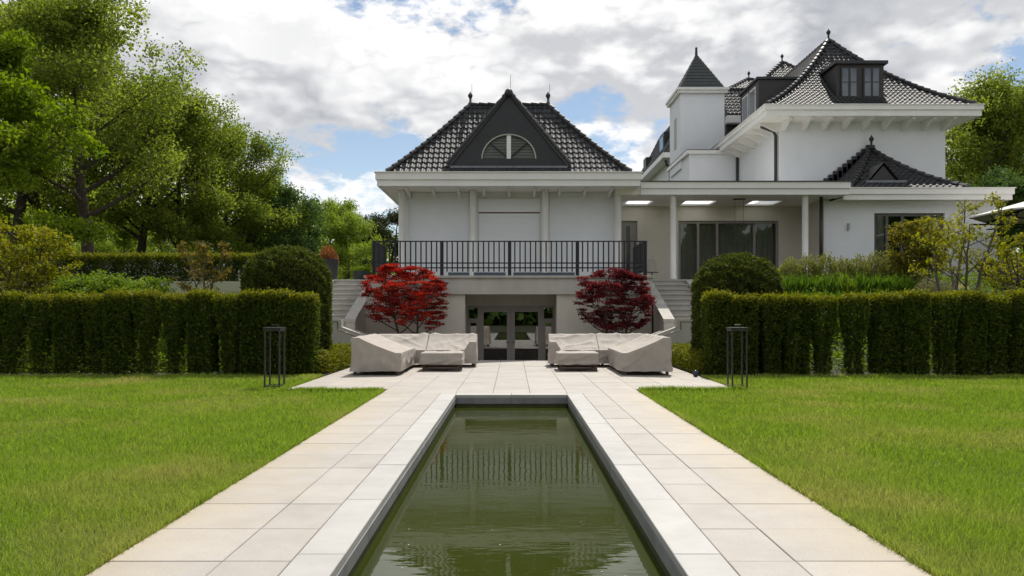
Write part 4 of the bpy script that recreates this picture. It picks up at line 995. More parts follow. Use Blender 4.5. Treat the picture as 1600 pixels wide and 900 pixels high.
# ------------------------------------------------------------------ trees
def ground_z(y):
    t = min(1, max(0, (y-17.6)/6.6)); return -.03+2.42*t*t*(3-2*t)
def trees():
    oakA = tree_meshes(11, L_oak, .20, 62, .56, flat=.95, height=16.5, r0=.42, spread=6.8, base=.30, n_limb=19, sub=7, subsub=4, lean=(.12, 0), rise=.72)
    oakB = tree_meshes(23, L_oak, .20, 60, .54, flat=.95, height=15.5, r0=.34, spread=5.2, base=.26, n_limb=18, sub=7, subsub=4, lean=(-.08, .05), rise=.8)
    oakC = tree_meshes(37, L_under, .20, 56, .52, flat=.95, height=12.0, r0=.22, spread=4.2, base=.14, n_limb=16, sub=6, subsub=4, rise=.6)
    deep = tree_meshes(41, L_deep, .20, 70, .52, flat=.95, height=11.5, r0=.28, spread=4.2, base=.10, n_limb=18, sub=6, subsub=4, rise=.5)
    lime = tree_meshes(53, L_lime, .19, 74, .42, height=11.5, r0=.22, spread=4.0, base=.25, n_limb=16, sub=6, subsub=4, rise=.5)
    pine = tree_meshes(67, L_pine, .20, 60, .50, height=11, r0=.25, spread=3.6, base=.35, n_limb=12, sub=5, subsub=4, rise=.3)
    T = lambda m: (('trunk', m[0]), ('crown', m[1]))
    G = 'trees behind the upper terrace'
    def put(nm, label, m, px, Y, rz, sc, group=G): return plant(nm, label, 'tree', T(m), (X(px, Y), Y, ground_z(Y)-.15), rz, sc, group)
    put('oak_tree', 'massive oak with thick leaning trunk standing behind the white car', oakA, 140, 41, 0, .93)
    put('oak_tree', 'tall spreading oak rising behind the bright lime-green tree', oakB, 20, 47, 1.1, 1.28)
    put('oak_tree', 'tall oak with slender dark trunk just behind the massive leaning oak', oakB, 70, 50, 3.9, 1.16)
    put('lime_tree', 'bright lime-green tree beside the yellow shrub end of the hedge', lime, -22, 35, .6, 1.08)
    put('oak_tree', 'oak crown filling the gap beyond the massive leaning oak', oakA, 215, 52, 2.6, .90)
    put('oak_tree', 'slim oak with forked dark trunk behind the copper shrub', oakB, 285, 53, 5.0, .90)
    put('oak_tree', 'rounded oak crown stepping down towards the dark green tree', oakB, 352, 56, 2.0, .88)
    put('broadleaf_tree', 'airy pale-leaved tree between the oaks and the dark tree', oakC, 404, 60, .3, .88)
    put('broadleaf_tree', 'dense dark green tree above the clipped yew dome', deep, 452, 62, .9, .88)
    put('broadleaf_tree', 'light green tree sloping down beside the dense dark tree', oakC, 512, 74, 4.1, .86)
    put('broadleaf_tree', 'small light green tree behind the tall charcoal planter', oakC, 545, 66, 1.7, .66)
    put('conifer_tree', 'dark ragged conifer crown touching the pavilion eaves', pine, 603, 76, .4, .92)
    put('broadleaf_tree', 'far green tree low beside the dark ragged conifer', deep, 565, 92, 2.2, .85)
    U = 'understory trees in the wood'
    for i, (px, Y, rz, sc) in enumerate(((30, 64, .4, .62), (110, 68, 2.2, .7), (190, 62, 4.0, .6), (255, 70, 1.2, .74), (325, 66, 5.2, .62), (385, 72, 2.9, .6), (-60, 60, 3.3, .8), (150, 90, .8, 1.0), (40, 92, 3.8, 1.05), (290, 96, 5.5, 1.0), (420, 100, 1.5, .95))):
        put('understory_tree', 'slender bright green understory tree among the trunks of the wood', oakC, px, Y, rz, sc, U)
    R = 'trees behind the villa'
    put('broadleaf_tree', 'tall airy tree close to the right-hand wall of the villa', oakB, 1535, 58, .8, 1.10, R)
    put('broadleaf_tree', 'tall airy tree farthest from the villa wall', oakB, 1612, 60, 2.9, 1.16, R)
    put('broadleaf_tree', 'pale green tree filling the gap beside the villa eaves', oakC, 1575, 66, 1.3, 1.35, R)
    put('broadleaf_tree', 'dark tree low behind the single storey wing', deep, 1545, 50, 4.4, .75, R)
    put('broadleaf_tree', 'dark tree behind the parasol', deep, 1625, 46, 2.4, .78, R)
    # the wood closes the view low down
    rng = np.random.default_rng(77); n = 42000
    x = rng.uniform(-78, -13, n); y = rng.uniform(76, 86, n)+np.abs(x+40)*.1
    top = np.interp(x, [-78, -30, -24, -18, -13], [13.5, 12.5, 10, 7.5, 6.0])+1.3*np.sin(x*.8)+.9*np.sin(x*1.9+1); z = 2.2+rng.random(n)**.85*top
    me = leafmesh('undergrowth', np.stack([x, y, z], 1), rng.uniform(.28, .55, n), L_under, rng, .7, up=.3)
    tag(link('undergrowth', me), 'mass of leafy undergrowth closing the view between the oak trunks', 'undergrowth', kind='stuff')
    n = 22000; x = rng.uniform(-55, 55, n); y = -30-rng.random(n)*8; z = rng.random(n)**.8*(11+3*np.sin(x*.31)+2*np.sin(x*.83))
    me = leafmesh('woodland', np.stack([x, y, z], 1), rng.uniform(1.0, 1.8, n), L_deep, rng, .8, up=.1)
    tag(link('woodland', me), 'belt of dark green woodland facing the house across the lawn', 'woodland', kind='stuff')
    n = 9000; x = rng.uniform(20, 75, n); y = rng.uniform(68, 78, n); z = 2.2+rng.random(n)*7
    me = leafmesh('undergrowth', np.stack([x, y, z], 1), rng.uniform(.4, .8, n), L_deep, rng, .7, up=.3)
    tag(link('undergrowth', me), 'dark leafy undergrowth behind the villa', 'undergrowth', kind='stuff')
trees()

# ------------------------------------------------------------------ hedges, domes, low box
def shell_points(rng, n, hx, hy, z0, z1, rnd=.10, depth=.10, bottom_thin=.0):
    """points in the outer layer of an upright rounded block, with outward directions"""
    A = [2*hx*(z1-z0), 2*hx*(z1-z0), 2*hy*(z1-z0), 2*hy*(z1-z0), 4*hx*hy]; A = np.array(A)/sum(A); f = rng.choice(5, n, p=A)
    u = rng.uniform(-1, 1, n); v = rng.random(n); P = np.zeros((n, 3)); D = np.zeros((n, 3))
    for k, (ax, s) in enumerate(((1, -1), (1, 1), (0, -1), (0, 1))):
        i = f == k; o = 1-ax; hh = (hx, hy)
        P[i, ax] = s*hh[ax]; P[i, o] = u[i]*hh[o]; P[i, 2] = z0+v[i]*(z1-z0); D[i, ax] = s; D[i, 2] = .35
    i = f == 4; P[i, 0] = u[i]*hx; P[i, 1] = (v[i]*2-1)*hy; P[i, 2] = z1; D[i, 2] = 1
    # round the edges a little and sink a share of the sprays inside
    r = np.maximum(0, (np.abs(P[:, 0])/hx)**6+(np.abs(P[:, 1])/hy)**6+np.maximum(0, (P[:, 2]-z0)/(z1-z0))**10-1)
    P[:, :2] *= (1-.11*np.clip(r, 0, 1.5))[:, None]; P[:, 2] -= .06*np.clip(r, 0, 1.2)
    P -= D*(rng.random(n)**2*depth)[:, None]
    lump = np.sin(P[:, 0]*17+P[:, 2]*9)*np.sin(P[:, 1]*15+P[:, 2]*13+1)
    P += D*(.018*lump+rng.normal(0, .012, n))[:, None]
    if bottom_thin:
        t = (P[:, 2]-z0)/(z1-z0); k = 1-.52*bottom_thin*np.clip((.80-t)/.42, 0, 1)*(.65+.5*rng.random(n)); P[:, 0] *= k; P[:, 1] *= (k+1)/2
    return P, D
def yew_meshes(seed, hx, hy, h, n, thin):
    rng = np.random.default_rng(seed); P, D = shell_points(rng, n, hx, hy, .06, h, depth=.16, bottom_thin=thin)
    top = P[:, 2] > h-.05-.22*rng.random(n)**1.5
    low = ~top
    keep = rng.random(n) < (1-thin*.55*np.clip(1-P[:, 2]/(h*.75), 0, 1)); low &= keep
    body = leafmesh('foliage', P[low], rng.uniform(.055, .10, low.sum()), L_yew, rng, .42, dirs=D[low]*.8, rnd=np.clip(rng.normal(.35, .25, low.sum())+.35*(rng.random(low.sum()) < .08), 0, 1))
    Pt = P[top]; k = len(Pt); Pt = np.concatenate([Pt, Pt+rng.normal(0, .02, (k, 3))]); Dt = np.concatenate([D[top]]*2)
    Pt[:, 2] += np.where(rng.random(len(Pt)) < .06, rng.random(len(Pt))*.10, 0)
    sh = leafmesh('new_growth', Pt+np.array([0, 0, .012]), rng.uniform(.05, .085, 2*k), L_yewtip, rng, .42, dirs=Dt*.8)
    mb = MB(); rd = random.Random(seed)
    for i in range(4):
        a = rd.uniform(0, 6.3); p = Vector((.10*math.cos(a), .10*math.sin(a), -.05)); pts = [p]
        for j in range(5): p = p+Vector((rd.gauss(.0, .05), rd.gauss(0, .05), h*.17)); pts.append(p)
        mb.tube(pts, [.028-.004*j for j in range(6)], 5)
    for i in range(46):
        a = rd.uniform(0, 6.3); z = rd.uniform(.12, h-.2); p = Vector((rd.gauss(0, .05), rd.gauss(0, .05), z)); mb.tube([p, p+Vector((math.cos(a)*hx*.8, math.sin(a)*hy*.8, .16))], [.010, .004], 3, False)
    return body, sh, mb.mesh('stem', M_bark)
def hedges():
    full = [yew_meshes(100+i, .305, .32, 1.83, 9800, .25) for i in range(3)]
    thin = [yew_meshes(120+i, .275, .30, 1.83, 6200, 1.0) for i in range(3)]
    rd = random.Random(9)
    def row(root, xs, y, dense, dz=0):
        for x, dn in zip(xs, dense):
            b, s, st = (full if dn else thin)[rd.randrange(3)]
            c = rd.choice((0, PI)); zs = 1+rd.uniform(-.035, .025); x += rd.uniform(-.03, .03); y = 17.28+rd.uniform(-.05, .05)
            e = link('yew', b, root, (x, y, dz)); e.rotation_euler = (0, 0, c); e.scale = (1, 1, zs)
            for me in (s, st):
                g = bpy.data.objects.new(me.name.split('.')[0], me); COL.objects.link(g); g.parent = e
    Y = 17.28
    h = thing('yew_hedge', 'long clipped yew hedge with gaps between stems beside the oak side lawn', 'hedge', (-8, Y, 0))
    xs = [-4.66]; hd = random.Random(41)
    for k in range(16): xs.append(xs[-1]-.56-hd.uniform(-.05, .10)*(k > 1))
    row(h, xs, Y, [k < 3 or hd.random() < .35 for k in range(17)])
    h = thing('yew_hedge', 'clipped yew hedge of separate upright blocks below the villa flower bank', 'hedge', (8, Y, 0))
    xs = []; dn = []; x = 4.66
    for w, d in ((.58,1),(.58,1),(.58,0),(.56,1),(.72,0),(.75,0),(.58,1),(.66,1),(.60,0),(.60,1),(.62,0),(.60,1),(.6,0),(.6,1),(.6,0),(.6,1)):
        xs.append(x); dn.append(d); x += w
    row(h, xs, Y, dn, -.03)
    # bare soil strip under both hedges
    for s in (-1, 1): tag(MB().box(min(s*4.2, s*15), max(s*4.2, s*15), 16.76, 17.9, -.1, -.006).build('soil_bed', M_soil), kind='structure')
    # low hedge on the upper wall
    low = [yew_meshes(140+i, .40, .30, .92, 4200, .5) for i in range(2)]
    h = thing('low_hedge', 'low loose hedge on top of the grey retaining wall in front of the cars', 'hedge', (-12, 24.9, 2.4))
    for k in range(15):
        b, s, st = low[k % 2]; e = link('shrub', b, h, (-8.5-.78*k, 24.95, 2.36)); e.rotation_euler = (0, 0, rd.choice((0, PI)))
        for me in (s, st): g = bpy.data.objects.new(me.name.split('.')[0], me); COL.objects.link(g); g.parent = e
    w = MB().box(-22, -6.9, 24.45, 24.7, .5, 2.38).build('retaining_wall', M_cast); tag(w, 'low grey concrete retaining wall below the upper hedge', 'wall')
hedges()

def dome(px, Y, wpx, ytop, label, seed):
    rng = np.random.default_rng(seed); R = wpx/2*Y/F; top = Z(ytop, Y); zs = top-R*.78; n = 42000
    T = thing('yew_dome', label, 'topiary', (X(px, Y), Y, 0), 'clipped yew domes')
    a = rng.uniform(0, 2*PI, n); area_side = 2*PI*R*zs; area_top = 2*PI*R*R*.9; side = rng.random(n) < area_side/(area_side+area_top)
    P = np.zeros((n, 3)); D = np.zeros((n, 3))
    P[:, 2] = np.where(side, rng.uniform(.05, zs, n), 0); D[:, 0] = np.cos(a); D[:, 1] = np.sin(a); P[side, 0] = R*np.cos(a[side]); P[side, 1] = R*np.sin(a[side])
    c = rng.random(n); t = ~side; ph = np.arcsin(c[t]); P[t, 0] = R*np.cos(ph)*np.cos(a[t]); P[t, 1] = R*np.cos(ph)*np.sin(a[t]); P[t, 2] = zs+R*.78*np.sin(ph)
    D[t, 0] *= np.cos(ph); D[t, 1] *= np.cos(ph); D[t, 2] = np.sin(ph)
    lump = np.sin(P[:, 0]*11+2*P[:, 2]*5)*np.sin(P[:, 1]*12+P[:, 2]*9)+.6*np.sin(P[:, 2]*19+a*9)
    P += D*(.035*lump-.12*rng.random(n)**2+rng.normal(0, .015, n))[:, None]
    D2 = D*.8; D2[:, 2] += .35
    me = leafmesh('foliage', P, rng.uniform(.06, .11, n), L_yewdome, rng, .42, dirs=D2, rnd=np.clip(rng.normal(.4, .25, n)+.12*lump, 0, 1))
    link('foliage', me, T, (X(px, Y), Y, 0))
    MB().tube([(X(px, Y), Y, -.1), (X(px, Y), Y, zs)], [.14, .07], 8).build('trunk', M_bark, T)
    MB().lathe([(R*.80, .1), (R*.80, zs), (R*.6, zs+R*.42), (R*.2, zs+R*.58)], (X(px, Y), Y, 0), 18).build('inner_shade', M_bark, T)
dome(449, 18.6, 132, 386, 'domed yew topiary beside the stairs with potted plants', 5)
dome(1151, 18.6, 132, 398, 'domed yew topiary beside the stairs to the loggia', 6)

def low_box(s, label):
    rng = np.random.default_rng(31+s); Y0, Y1 = 16.9, 21.4; n = 15000; hx = .40
    T = thing('box_hedge', label, 'hedge', (s*4.66, 19.1, 0), 'low box hedges')
    P, D = shell_points(rng, n, hx, (Y1-Y0)/2, 0, .5, depth=.15); P += rng.normal(0, .025, P.shape)
    P[:, 2] += .05*np.sin(P[:, 1]*6)
    me = leafmesh('foliage', P, rng.uniform(.035, .07, n), L_box, rng, .6, dirs=D*.5); link('foliage', me, T, (s*4.62, (Y0+Y1)/2+.3, 0))
    mb = MB(); rd = random.Random(4)
    for k in range(9):
        y = Y0+.5+k*.5; mb.tube([(s*4.62, y, -.05), (s*4.62+rd.uniform(-.1, .1), y+.05, .4)], [.02, .01], 5)
    mb.build('stem', M_bark, T)
low_box(-1, 'low yellow-green box hedge edging the patio below the potted-plant stairs'); low_box(1, 'low yellow-green box hedge edging the patio below the loggia stairs')

# ------------------------------------------------------------------ shrubs, maples, bank planting
def shrubs():
    def shrub(nm, label, px, Y, ytop, spread, seed, lm, leaf, per, sig, stems=4, ybase=None, n_limb=7, sub=4, subsub=3, base=.25, flat=.55, cat='shrub', group=None, zb=None, bark=M_barkp, sx=1.0, aspect=.55, minr=.003):
        z0 = ground_z(Y) if zb is None else zb; hgt = Z(ytop, Y)-z0
        m = tree_meshes(seed, lm, leaf, per, sig, bark=bark, flat=flat, minr=minr, aspect=aspect, height=hgt*.98, r0=hgt*.012+.006, spread=spread, base=base, n_limb=n_limb, sub=sub, subsub=subsub, stems=stems, rise=.75, wob=.09)
        return plant(nm, label, cat, (('stem', m[0]), ('leaves', m[1])), (X(px, Y), Y, z0-.04), 0, (sx, 1, 1), group)
    maples = 'red Japanese maples below the terrace'
    for (px, yt, sp, lm, sd, lab) in ((640, 402, 1.58, L_red, 201, 'scarlet Japanese maple with sunlit crown against the terrace railing'), (957, 408, 1.28, L_purple, 207, 'dark crimson Japanese maple below the terrace beside the loggia stairs')):
        m = tree_meshes(sd, lm, .060, 34, .10, dome=((.0 if sd == 201 else .02), 2.45, sp*1.08, Z(yt, 23.4)+.62-2.45, 1.5), bark=M_bark, flat=.22, minr=.002, aspect=.55, height=(Z(yt, 23.4)+.6)*1.08, r0=.05, spread=sp, base=.36, n_limb=13, sub=6, subsub=4, stems=2, rise=.46, wob=.06, crownpow=.7)
        plant('japanese_maple', lab, 'tree', (('trunk', m[0]), ('crown', m[1])), (X(px, 23.4), 23.4, -.62), 0, 1, maples)
    shrub('yellow_shrub', 'large yellow-leaved shrub beneath the bright lime-green tree', 22, 19.5, 322, 1.0, 301, L_yellow, .085, 11, .10, stems=5, sx=1.0)
    shrub('yellow_shrub', 'smaller yellow-leaved shrub growing against the large yellow shrub', 66, 20.2, 372, .8, 303, L_yellow, .085, 9, .10, stems=4)
    shrub('copper_shrub', 'upright shrub with copper and orange young leaves above the hedge', 318, 20.5, 348, .62, 305, L_copper, .08, 6, .10, stems=3)
    for px, yt, lab in ((150, 428, 'fresh green leafy shrub on the bank below the white car'), (212, 436, 'fresh green leafy shrub beside the copper shrub on the bank'), (110, 446, 'low fresh green shrub next to the large yellow shrub')):
        shrub('green_shrub', lab, px, 20.0, yt, .9, 400+px, L_fresh, .085, 15, .13, stems=6, n_limb=5, base=.3)
    shrub('magnolia_shrub', 'bushy shrub with yellow and copper leaves in front of the wide window', 1430, 23.2, 334, .82, 321, L_olive, .085, 11, .11, stems=4)
    shrub('magnolia_shrub', 'bushy yellow-green shrub intergrown with the copper one by the window', 1448, 23.0, 352, .70, 322, L_yellow, .085, 6, .10, stems=3)
    shrub('tall_shrub', 'tall sparse shrub with bare stems and yellow-green tips by the parasol', 1498, 19.6, 262, .85, 323, L_yellow, .08, 6, .085, stems=5, base=.5, n_limb=6)
    shrub('tall_shrub', 'spreading yellow-green shrub in front of the wicker sofa', 1590, 19.8, 350, 1.0, 324, L_yellow, .08, 7, .09, stems=4, base=.3)
    # mounded planting of the bank
    def mound(nm, label, px, Y, rx, h, lm, leaf, n, seed, group=None, ry=None, spiky=False):
        rng = np.random.default_rng(seed); ry = ry or rx*.8; a = rng.uniform(0, 2*PI, n); c = rng.random(n); ph = np.arcsin(c); k = 1-.35*rng.random(n)**2
        lump = 1+.10*np.sin(a*5+seed)+.08*np.sin(a*9+ph*7)
        P = np.stack([rx*np.cos(ph)*np.cos(a)*k*lump, ry*np.cos(ph)*np.sin(a)*k*lump, h*np.sin(ph)*k*lump], 1); D = P/np.array([rx, ry, h]); D[:, 2] += .6 if not spiky else 1.5
        z0 = ground_z(Y)-.05
        T = thing(nm, label, 'plant', (X(px, Y), Y, z0), group)
        link('foliage', leafmesh('foliage', P, leaf*rng.uniform(.6, 1.4, n), lm, rng, .45 if not spiky else .10, dirs=D*1.1), T, (X(px, Y), Y, z0))
        mb = MB(); rd = random.Random(seed)
        for i in range(9):
            b = rd.uniform(0, 6.28); mb.tube([(X(px, Y)+.05*math.cos(b), Y+.05*math.sin(b), z0-.05), (X(px, Y)+rx*.5*math.cos(b), Y+ry*.5*math.sin(b), z0+h*.6)], [.012, .005], 4)
        mb.build('stem', M_bark, T)
    g1 = 'pale shrubs along the top of the bank'
    for i, px in enumerate((1235, 1262, 1290, 1316, 1342, 1368, 1394, 1420)): mound('pale_shrub', ORD[i]+' pale yellow-green shrub from the yew dome in the row below the villa', px, 23.6+.15*(i % 2), .42, .74+.08*(i % 3), L_pale, .065, 2300, 500+i, g1)
    g2 = 'ornamental grass tufts on the bank'
    k = 0
    for row, (Y, h) in enumerate(((22.2, .55), (21.2, .55), (20.2, .5))):
        for px in range(1236, 1432, 22):
            k += 1; mound('grass_tuft', ('deep green strappy grass tuft on the bank above the block hedge' if (k*7) % 5 else 'pale lime-green grass tuft among the deep green ones on the bank'), px+row*7, Y, .36, h, L_sedge if (k*7) % 5 else L_fresh, .34, 520, 600+k, g2, spiky=True)
    mound('cream_shrub', 'cream-leaved rounded shrub at the end of the grass tufts', 1455, 21.9, .55, .66, L_cream, .055, 4200, 701); mound('cream_shrub', 'smaller cream-leaved shrub behind the bare shrub stems', 1492, 22.0, .45, .50, L_cream, .055, 2600, 702)
    for i, (px, Y) in enumerate(((1440, 19.6), (1470, 19.4), (1515, 19.3), (1545, 19.6), (1580, 19.2))): mound('green_mound', ORD[i]+' low green mound from the cream shrub behind the block hedge', px, Y, .45, .45, L_fresh if i % 2 else L_pale, .06, 1500, 720+i, 'green mounds behind the block hedge')
    for i, px in enumerate((70, 120, 170, 225, 262)): mound('green_mound', ORD[i]+' fresh green mound from the yellow shrub behind the long hedge', px, 18.9+.2*(i % 2), .55, .55, L_fresh, .07, 1700, 740+i, 'green mounds behind the long hedge')
    for i, px in enumerate((270, 300, 345, 372)): mound('grass_tuft', ORD[i]+' fine green grass tuft from the fresh green shrubs below the retaining wall', px, 21.2, .36, .5, L_sedge, .3, 420, 760+i, 'grass tufts below the retaining wall', spiky=True)
    for s, lm, lab in ((-1, L_fresh, 'leafy green ground cover on the bank behind the long hedge'), (1, L_fresh, 'leafy green ground cover on the bank behind the block hedge')):
        rng = np.random.default_rng(60+s); n = 26000; x = s*rng.uniform(4.5, 17, n); y = np.where(np.abs(x) > 6.9, rng.uniform(17.7, 24.2 if s > 0 else 20.6, n), rng.uniform(17.7, 21.3, n))
        lat = np.clip((np.abs(x)-6.62)/.7, 0, 1); t = np.clip((y-17.6)/6.6, 0, 1); z = -.03+2.42*t*t*(3-2*t)*lat
        hgt = .28+.22*np.sin(x*3.1)*np.sin(y*2.7); z = z+rng.random(n)*hgt
        tag(link('ground_cover', leafmesh('ground_cover', np.stack([x, y, z], 1), rng.uniform(.06, .13, n), lm, rng, .5, up=.3)), lab, 'ground cover', kind='stuff')
    mound('potted_green', 'bright green plant growing in the low charcoal pot', 565, 27.4, .34, .3, L_fresh, .07, 1100, 780)
    bpy.data.objects[-1] if False else None
shrubs()

# ------------------------------------------------------------------ pots, lanterns, furniture
def pot(px, Y, w0, w1, y0, y1, label):
    z0 = 2.4; zt = Z(y0, Y); a, b = w0*Y/F/2, w1*Y/F/2
    o = MB().lathe([(b, 0), (a, zt-z0-.03), (a, zt-z0), (a-.05, zt-z0), (a-.06, zt-z0-.12), (.02, zt-z0-.12)], (X(px, Y), Y, z0), 20).build('planter', M_pot, None, False)
    tag(o, label, 'planter'); return zt
zt_ = pot(513, 27.2, 32, 26, 405, 436, 'tall tapered charcoal planter at the top of the staircase')
pot(565, 27.4, 28, 24, 424, 438, 'low charcoal pot near the terrace railing')
def potted():
    rng = np.random.default_rng(91); n = 2600; a = rng.uniform(0, 2*PI, n); c = rng.random(n)**.6; r = .36
    ph = np.arcsin(rng.random(n)); P = np.stack([r*c*np.cos(ph)*np.cos(a), r*c*np.cos(ph)*np.sin(a), .62*c*np.sin(ph)], 1)+rng.normal(0, .03, (n, 3))
    rr = np.clip(.2+P[:, 2]*1.3+rng.normal(0, .2, n), 0, 1)
    loc = (X(513, 27.2), 27.2, zt_-.13)
    T = thing('potted_shrub', 'round shrub with rust-red tips in the tall charcoal planter', 'plant', loc)
    link('leaves', leafmesh('leaves', P, rng.uniform(.05, .09, n), L_rust, rng, .4, up=.2, dirs=P*2), T, loc)
    mb = MB()
    for k in range(7): mb.tube([(loc[0], loc[1], loc[2]-.02), (loc[0]+.2*math.cos(k), loc[1]+.2*math.sin(k), loc[2]+.35)], [.012, .005], 4)
    mb.build('stem', M_bark, T)
    o = next(o for o in bpy.data.objects if o.name.startswith('potted_green')); o.location.z = Z(424, 27.4)-.13
potted()

def lantern(px, label, mirror=1):
    Y = 14.35; w = .27; x0 = X(px, Y); T = thing('garden_lantern', label, 'lantern', (x0, Y, -.02), 'tall black garden lanterns')
    h = 1.13; a = w/2; t = .013
    for sx in (-1, 1):
        for sy in (-1, 1): MB().box(x0+sx*a-t, x0+sx*a+t, Y+sy*.15-t, Y+sy*.15+t, -.03, h-.08).build('post', M_pipe, T)
    f = MB(); f.box(x0-a-.02, x0+a+.02, Y-.17, Y+.17, h-.079, h-.03); f.build('top_tray', M_pipe, T)
    MB().box(x0-a-.03, x0+a+.03, Y-.18, Y+.18, h-.029, h-.012).build('lid', M_pipe, T)
    MB().tube([(x0-.05, Y, h-.012), (x0-.05, Y, h+.035), (x0+.05, Y, h+.035), (x0+.05, Y, h-.012)], .008, 6).build('handle', M_iron, T)
    b = MB(); b.box(x0-a+t, x0+a-t, Y-.165, Y-.14, .02, .04).box(x0-a+t, x0+a-t, Y+.14, Y+.165, .02, .04); b.box(x0-a-t, x0-a+t, Y-.138, Y+.138, .02, .04).box(x0+a-t, x0+a+t, Y-.138, Y+.138, .02, .04); b.build('base_frame', M_pipe, T)
lantern(429, 'tall open-framed black lantern on the grass before the long hedge'); lantern(1152, 'tall open-framed black lantern on the grass before the block hedge')

def cover_mesh(w, d, hb, hf, seed, arm=(0, 0), z0=.09):
    """fabric cover over a seat: high at the back (v=0), sagging to the front, pleated skirt to z0; u across w, v to depth d (front = -y)"""
    NU, NV = 40, 34; off = Vector((seed*3.1, seed*1.7, seed))
    def crease(p, k): return max(0.0, 1-k*abs(mnoise.noise(p)))**2
    def top(u, v):
        t = min(1, max(0, (v-.16)/.74)); z = hb+(hf-hb)*(t**.85)
        if arm[0] and u < .5: z = max(z, hf+(hb-hf)*arm[0]*min(1, max(0, 1-(u-.12)/.10)))
        if arm[1] and u >= .5: z = max(z, hf+(hb-hf)*arm[1]*min(1, max(0, 1-(.88-u)/.10)))
        ed = min(u, 1-u, v, 1-v); a = min(1, ed/.10)
        z -= (.045 if hb > hf else .012)*math.sin(PI*u)*math.sin(PI*v)
        p = Vector((u*w*1.1+v*d*1.6, v*d*.9-u*w*.8, 0))+off; q = Vector((u*w*1.9-v*d*1.1, v*d*1.5+u*w*.3, 7))+off
        return z+a*(.030*crease(p, 3.2)+.022*crease(q, 4.0)+.014*mnoise.noise(p*2.2))
    mb = MB()
    for j in range(NV+1):
        for i in range(NU+1):
            u, v = i/NU, j/NV; mb.v.append(((u-.5)*w, -v*d, top(u, v)))
    for j in range(NV):
        for i in range(NU): a = j*(NU+1)+i; mb.f.append((a, a+NU+1, a+NU+2, a+1))
    ring = [(i, 0) for i in range(NU)]+[(NU, j) for j in range(NV)]+[(NU-i, NV) for i in range(NU)]+[(0, NV-j) for j in range(NV)]
    K = 12; n = len(ring); prev = []; L = 0
    for i, j in ring: prev.append(len(mb.v)); mb.v.append(mb.v[j*(NU+1)+i])
    for k in range(1, K+1):
        cur = []
        for q, (i, j) in enumerate(ring):
            x, y, z = mb.v[j*(NU+1)+i]; t = k/K
            ox = (-1 if i == 0 else (1 if i == NU else 0)); oy = (1 if j == 0 else (-1 if j == NV else 0))
            p = Vector((x*3.4, y*3.4, z*.35-t*.9+seed))+off; f = .6*(mnoise.noise(p)+.5*mnoise.noise(p*2.3+Vector((0, 0, t*2))))+1.1*crease(Vector((x*2.0+y*2.0+t*1.1, z*.8-t*1.0, seed+4))+off, 3.4)-.3; am = .010+.032*t; zz = z+(z0+.012*mnoise.noise(Vector((x*5, y*5, seed)))-z)*t
            cur.append(len(mb.v)); mb.v.append((x+ox*(.01+am*f), y+oy*(.01+am*f), zz))
        for q in range(n): mb.f.append((prev[q], prev[(q+1) % n], cur[(q+1) % n], cur[q]))
        prev = cur
    return mb.mesh('cover', M_cover, True)
def sofa(label, x0, x1, y0, y1, hb, hf, face, seed, arm=(0, 0)):
    """face: 'front' (back away from the lawn), 'right' or 'left' (back on the outer side)"""
    cx, cy = (x0+x1)/2, (y0+y1)/2; T = thing('covered_sofa', label, 'sofa', (cx, cy, 0), 'covered garden sofas')
    w, d = (x1-x0, y1-y0) if face == 'front' else (y1-y0, x1-x0)
    me = cover_mesh(w, d, hb, hf, seed, arm); o = link('cover', me, T)
    if face == 'front': o.matrix_basis = Matrix.Translation((cx, y1, 0))
    elif face == 'right': o.matrix_basis = Matrix.Translation((x0, cy, 0)) @ Matrix.Rotation(PI/2, 4, 'Z')
    else: o.matrix_basis = Matrix.Translation((x1, cy, 0)) @ Matrix.Rotation(-PI/2, 4, 'Z')
    for a in (x0+.07, x1-.07):
        for b in (y0+.07, y1-.07): MB().box(a-.03, a+.03, b-.03, b+.03, -.002, .13).build('foot', M_wood, T)
for s in (-1, 1):
    side = 'beside the scarlet maple' if s < 0 else 'beside the crimson maple'
    a, b = (-3.55, -2.46) if s < 0 else (2.45, 3.52)
    sofa('grey covered sofa standing end-on to the pool '+side, a, b, 16.95, 19.5, .84, .50, 'right' if s < 0 else 'left', 3 if s < 0 else 8)
    a, b = (-3.55, -2.22) if s < 0 else (2.25, 3.55)
    sofa('grey covered corner sofa pushed into the angle of the seating group '+side, a, b, 19.56, 20.6, .82, .44, 'front', 5 if s < 0 else 11, arm=(.8, 0) if s < 0 else (0, .8))
    a, b = (-2.19, -.93) if s < 0 else (.98, 2.23)
    sofa('grey covered sofa next to the basement doors '+side, a, b, 19.56, 20.55, .82, .44, 'front', 7 if s < 0 else 14, arm=(0, .55) if s < 0 else (.55, 0))
    a, b = (-2.17, -1.19) if s < 0 else (1.10, 2.07)
    cx = (a+b)/2; T = thing('covered_table', 'low covered table on a slatted wooden frame '+side, 'table', (cx, 18.6, 0), 'covered garden tables')
    o = link('cover', cover_mesh(b-a, .86, .43, .43, 20+s, z0=.16), T); o.matrix_basis = Matrix.Translation((cx, 19.03, 0))
    for x in (a+.07, b-.07):
        for y in (18.24, 18.96): MB().box(x-.03, x+.03, y-.03, y+.03, -.002, .40).build('leg', M_wood, T)
    MB().box(a+.10, b-.10, 18.215, 18.245, .05, .08).build('stretcher', M_wood, T); MB().box(a+.10, b-.10, 18.955, 18.985, .05, .08).build('stretcher', M_wood, T)
    for k in range(7): MB().box(a+.10, b-.10, 18.27+k*.1, 18.33+k*.1, .083, .10).build('slat', M_wood, T)
    for y in (18.24, 18.96): MB().box(a+.10, b-.10, y-.02, y+.02, .12, .17).build('apron', M_wood, T)

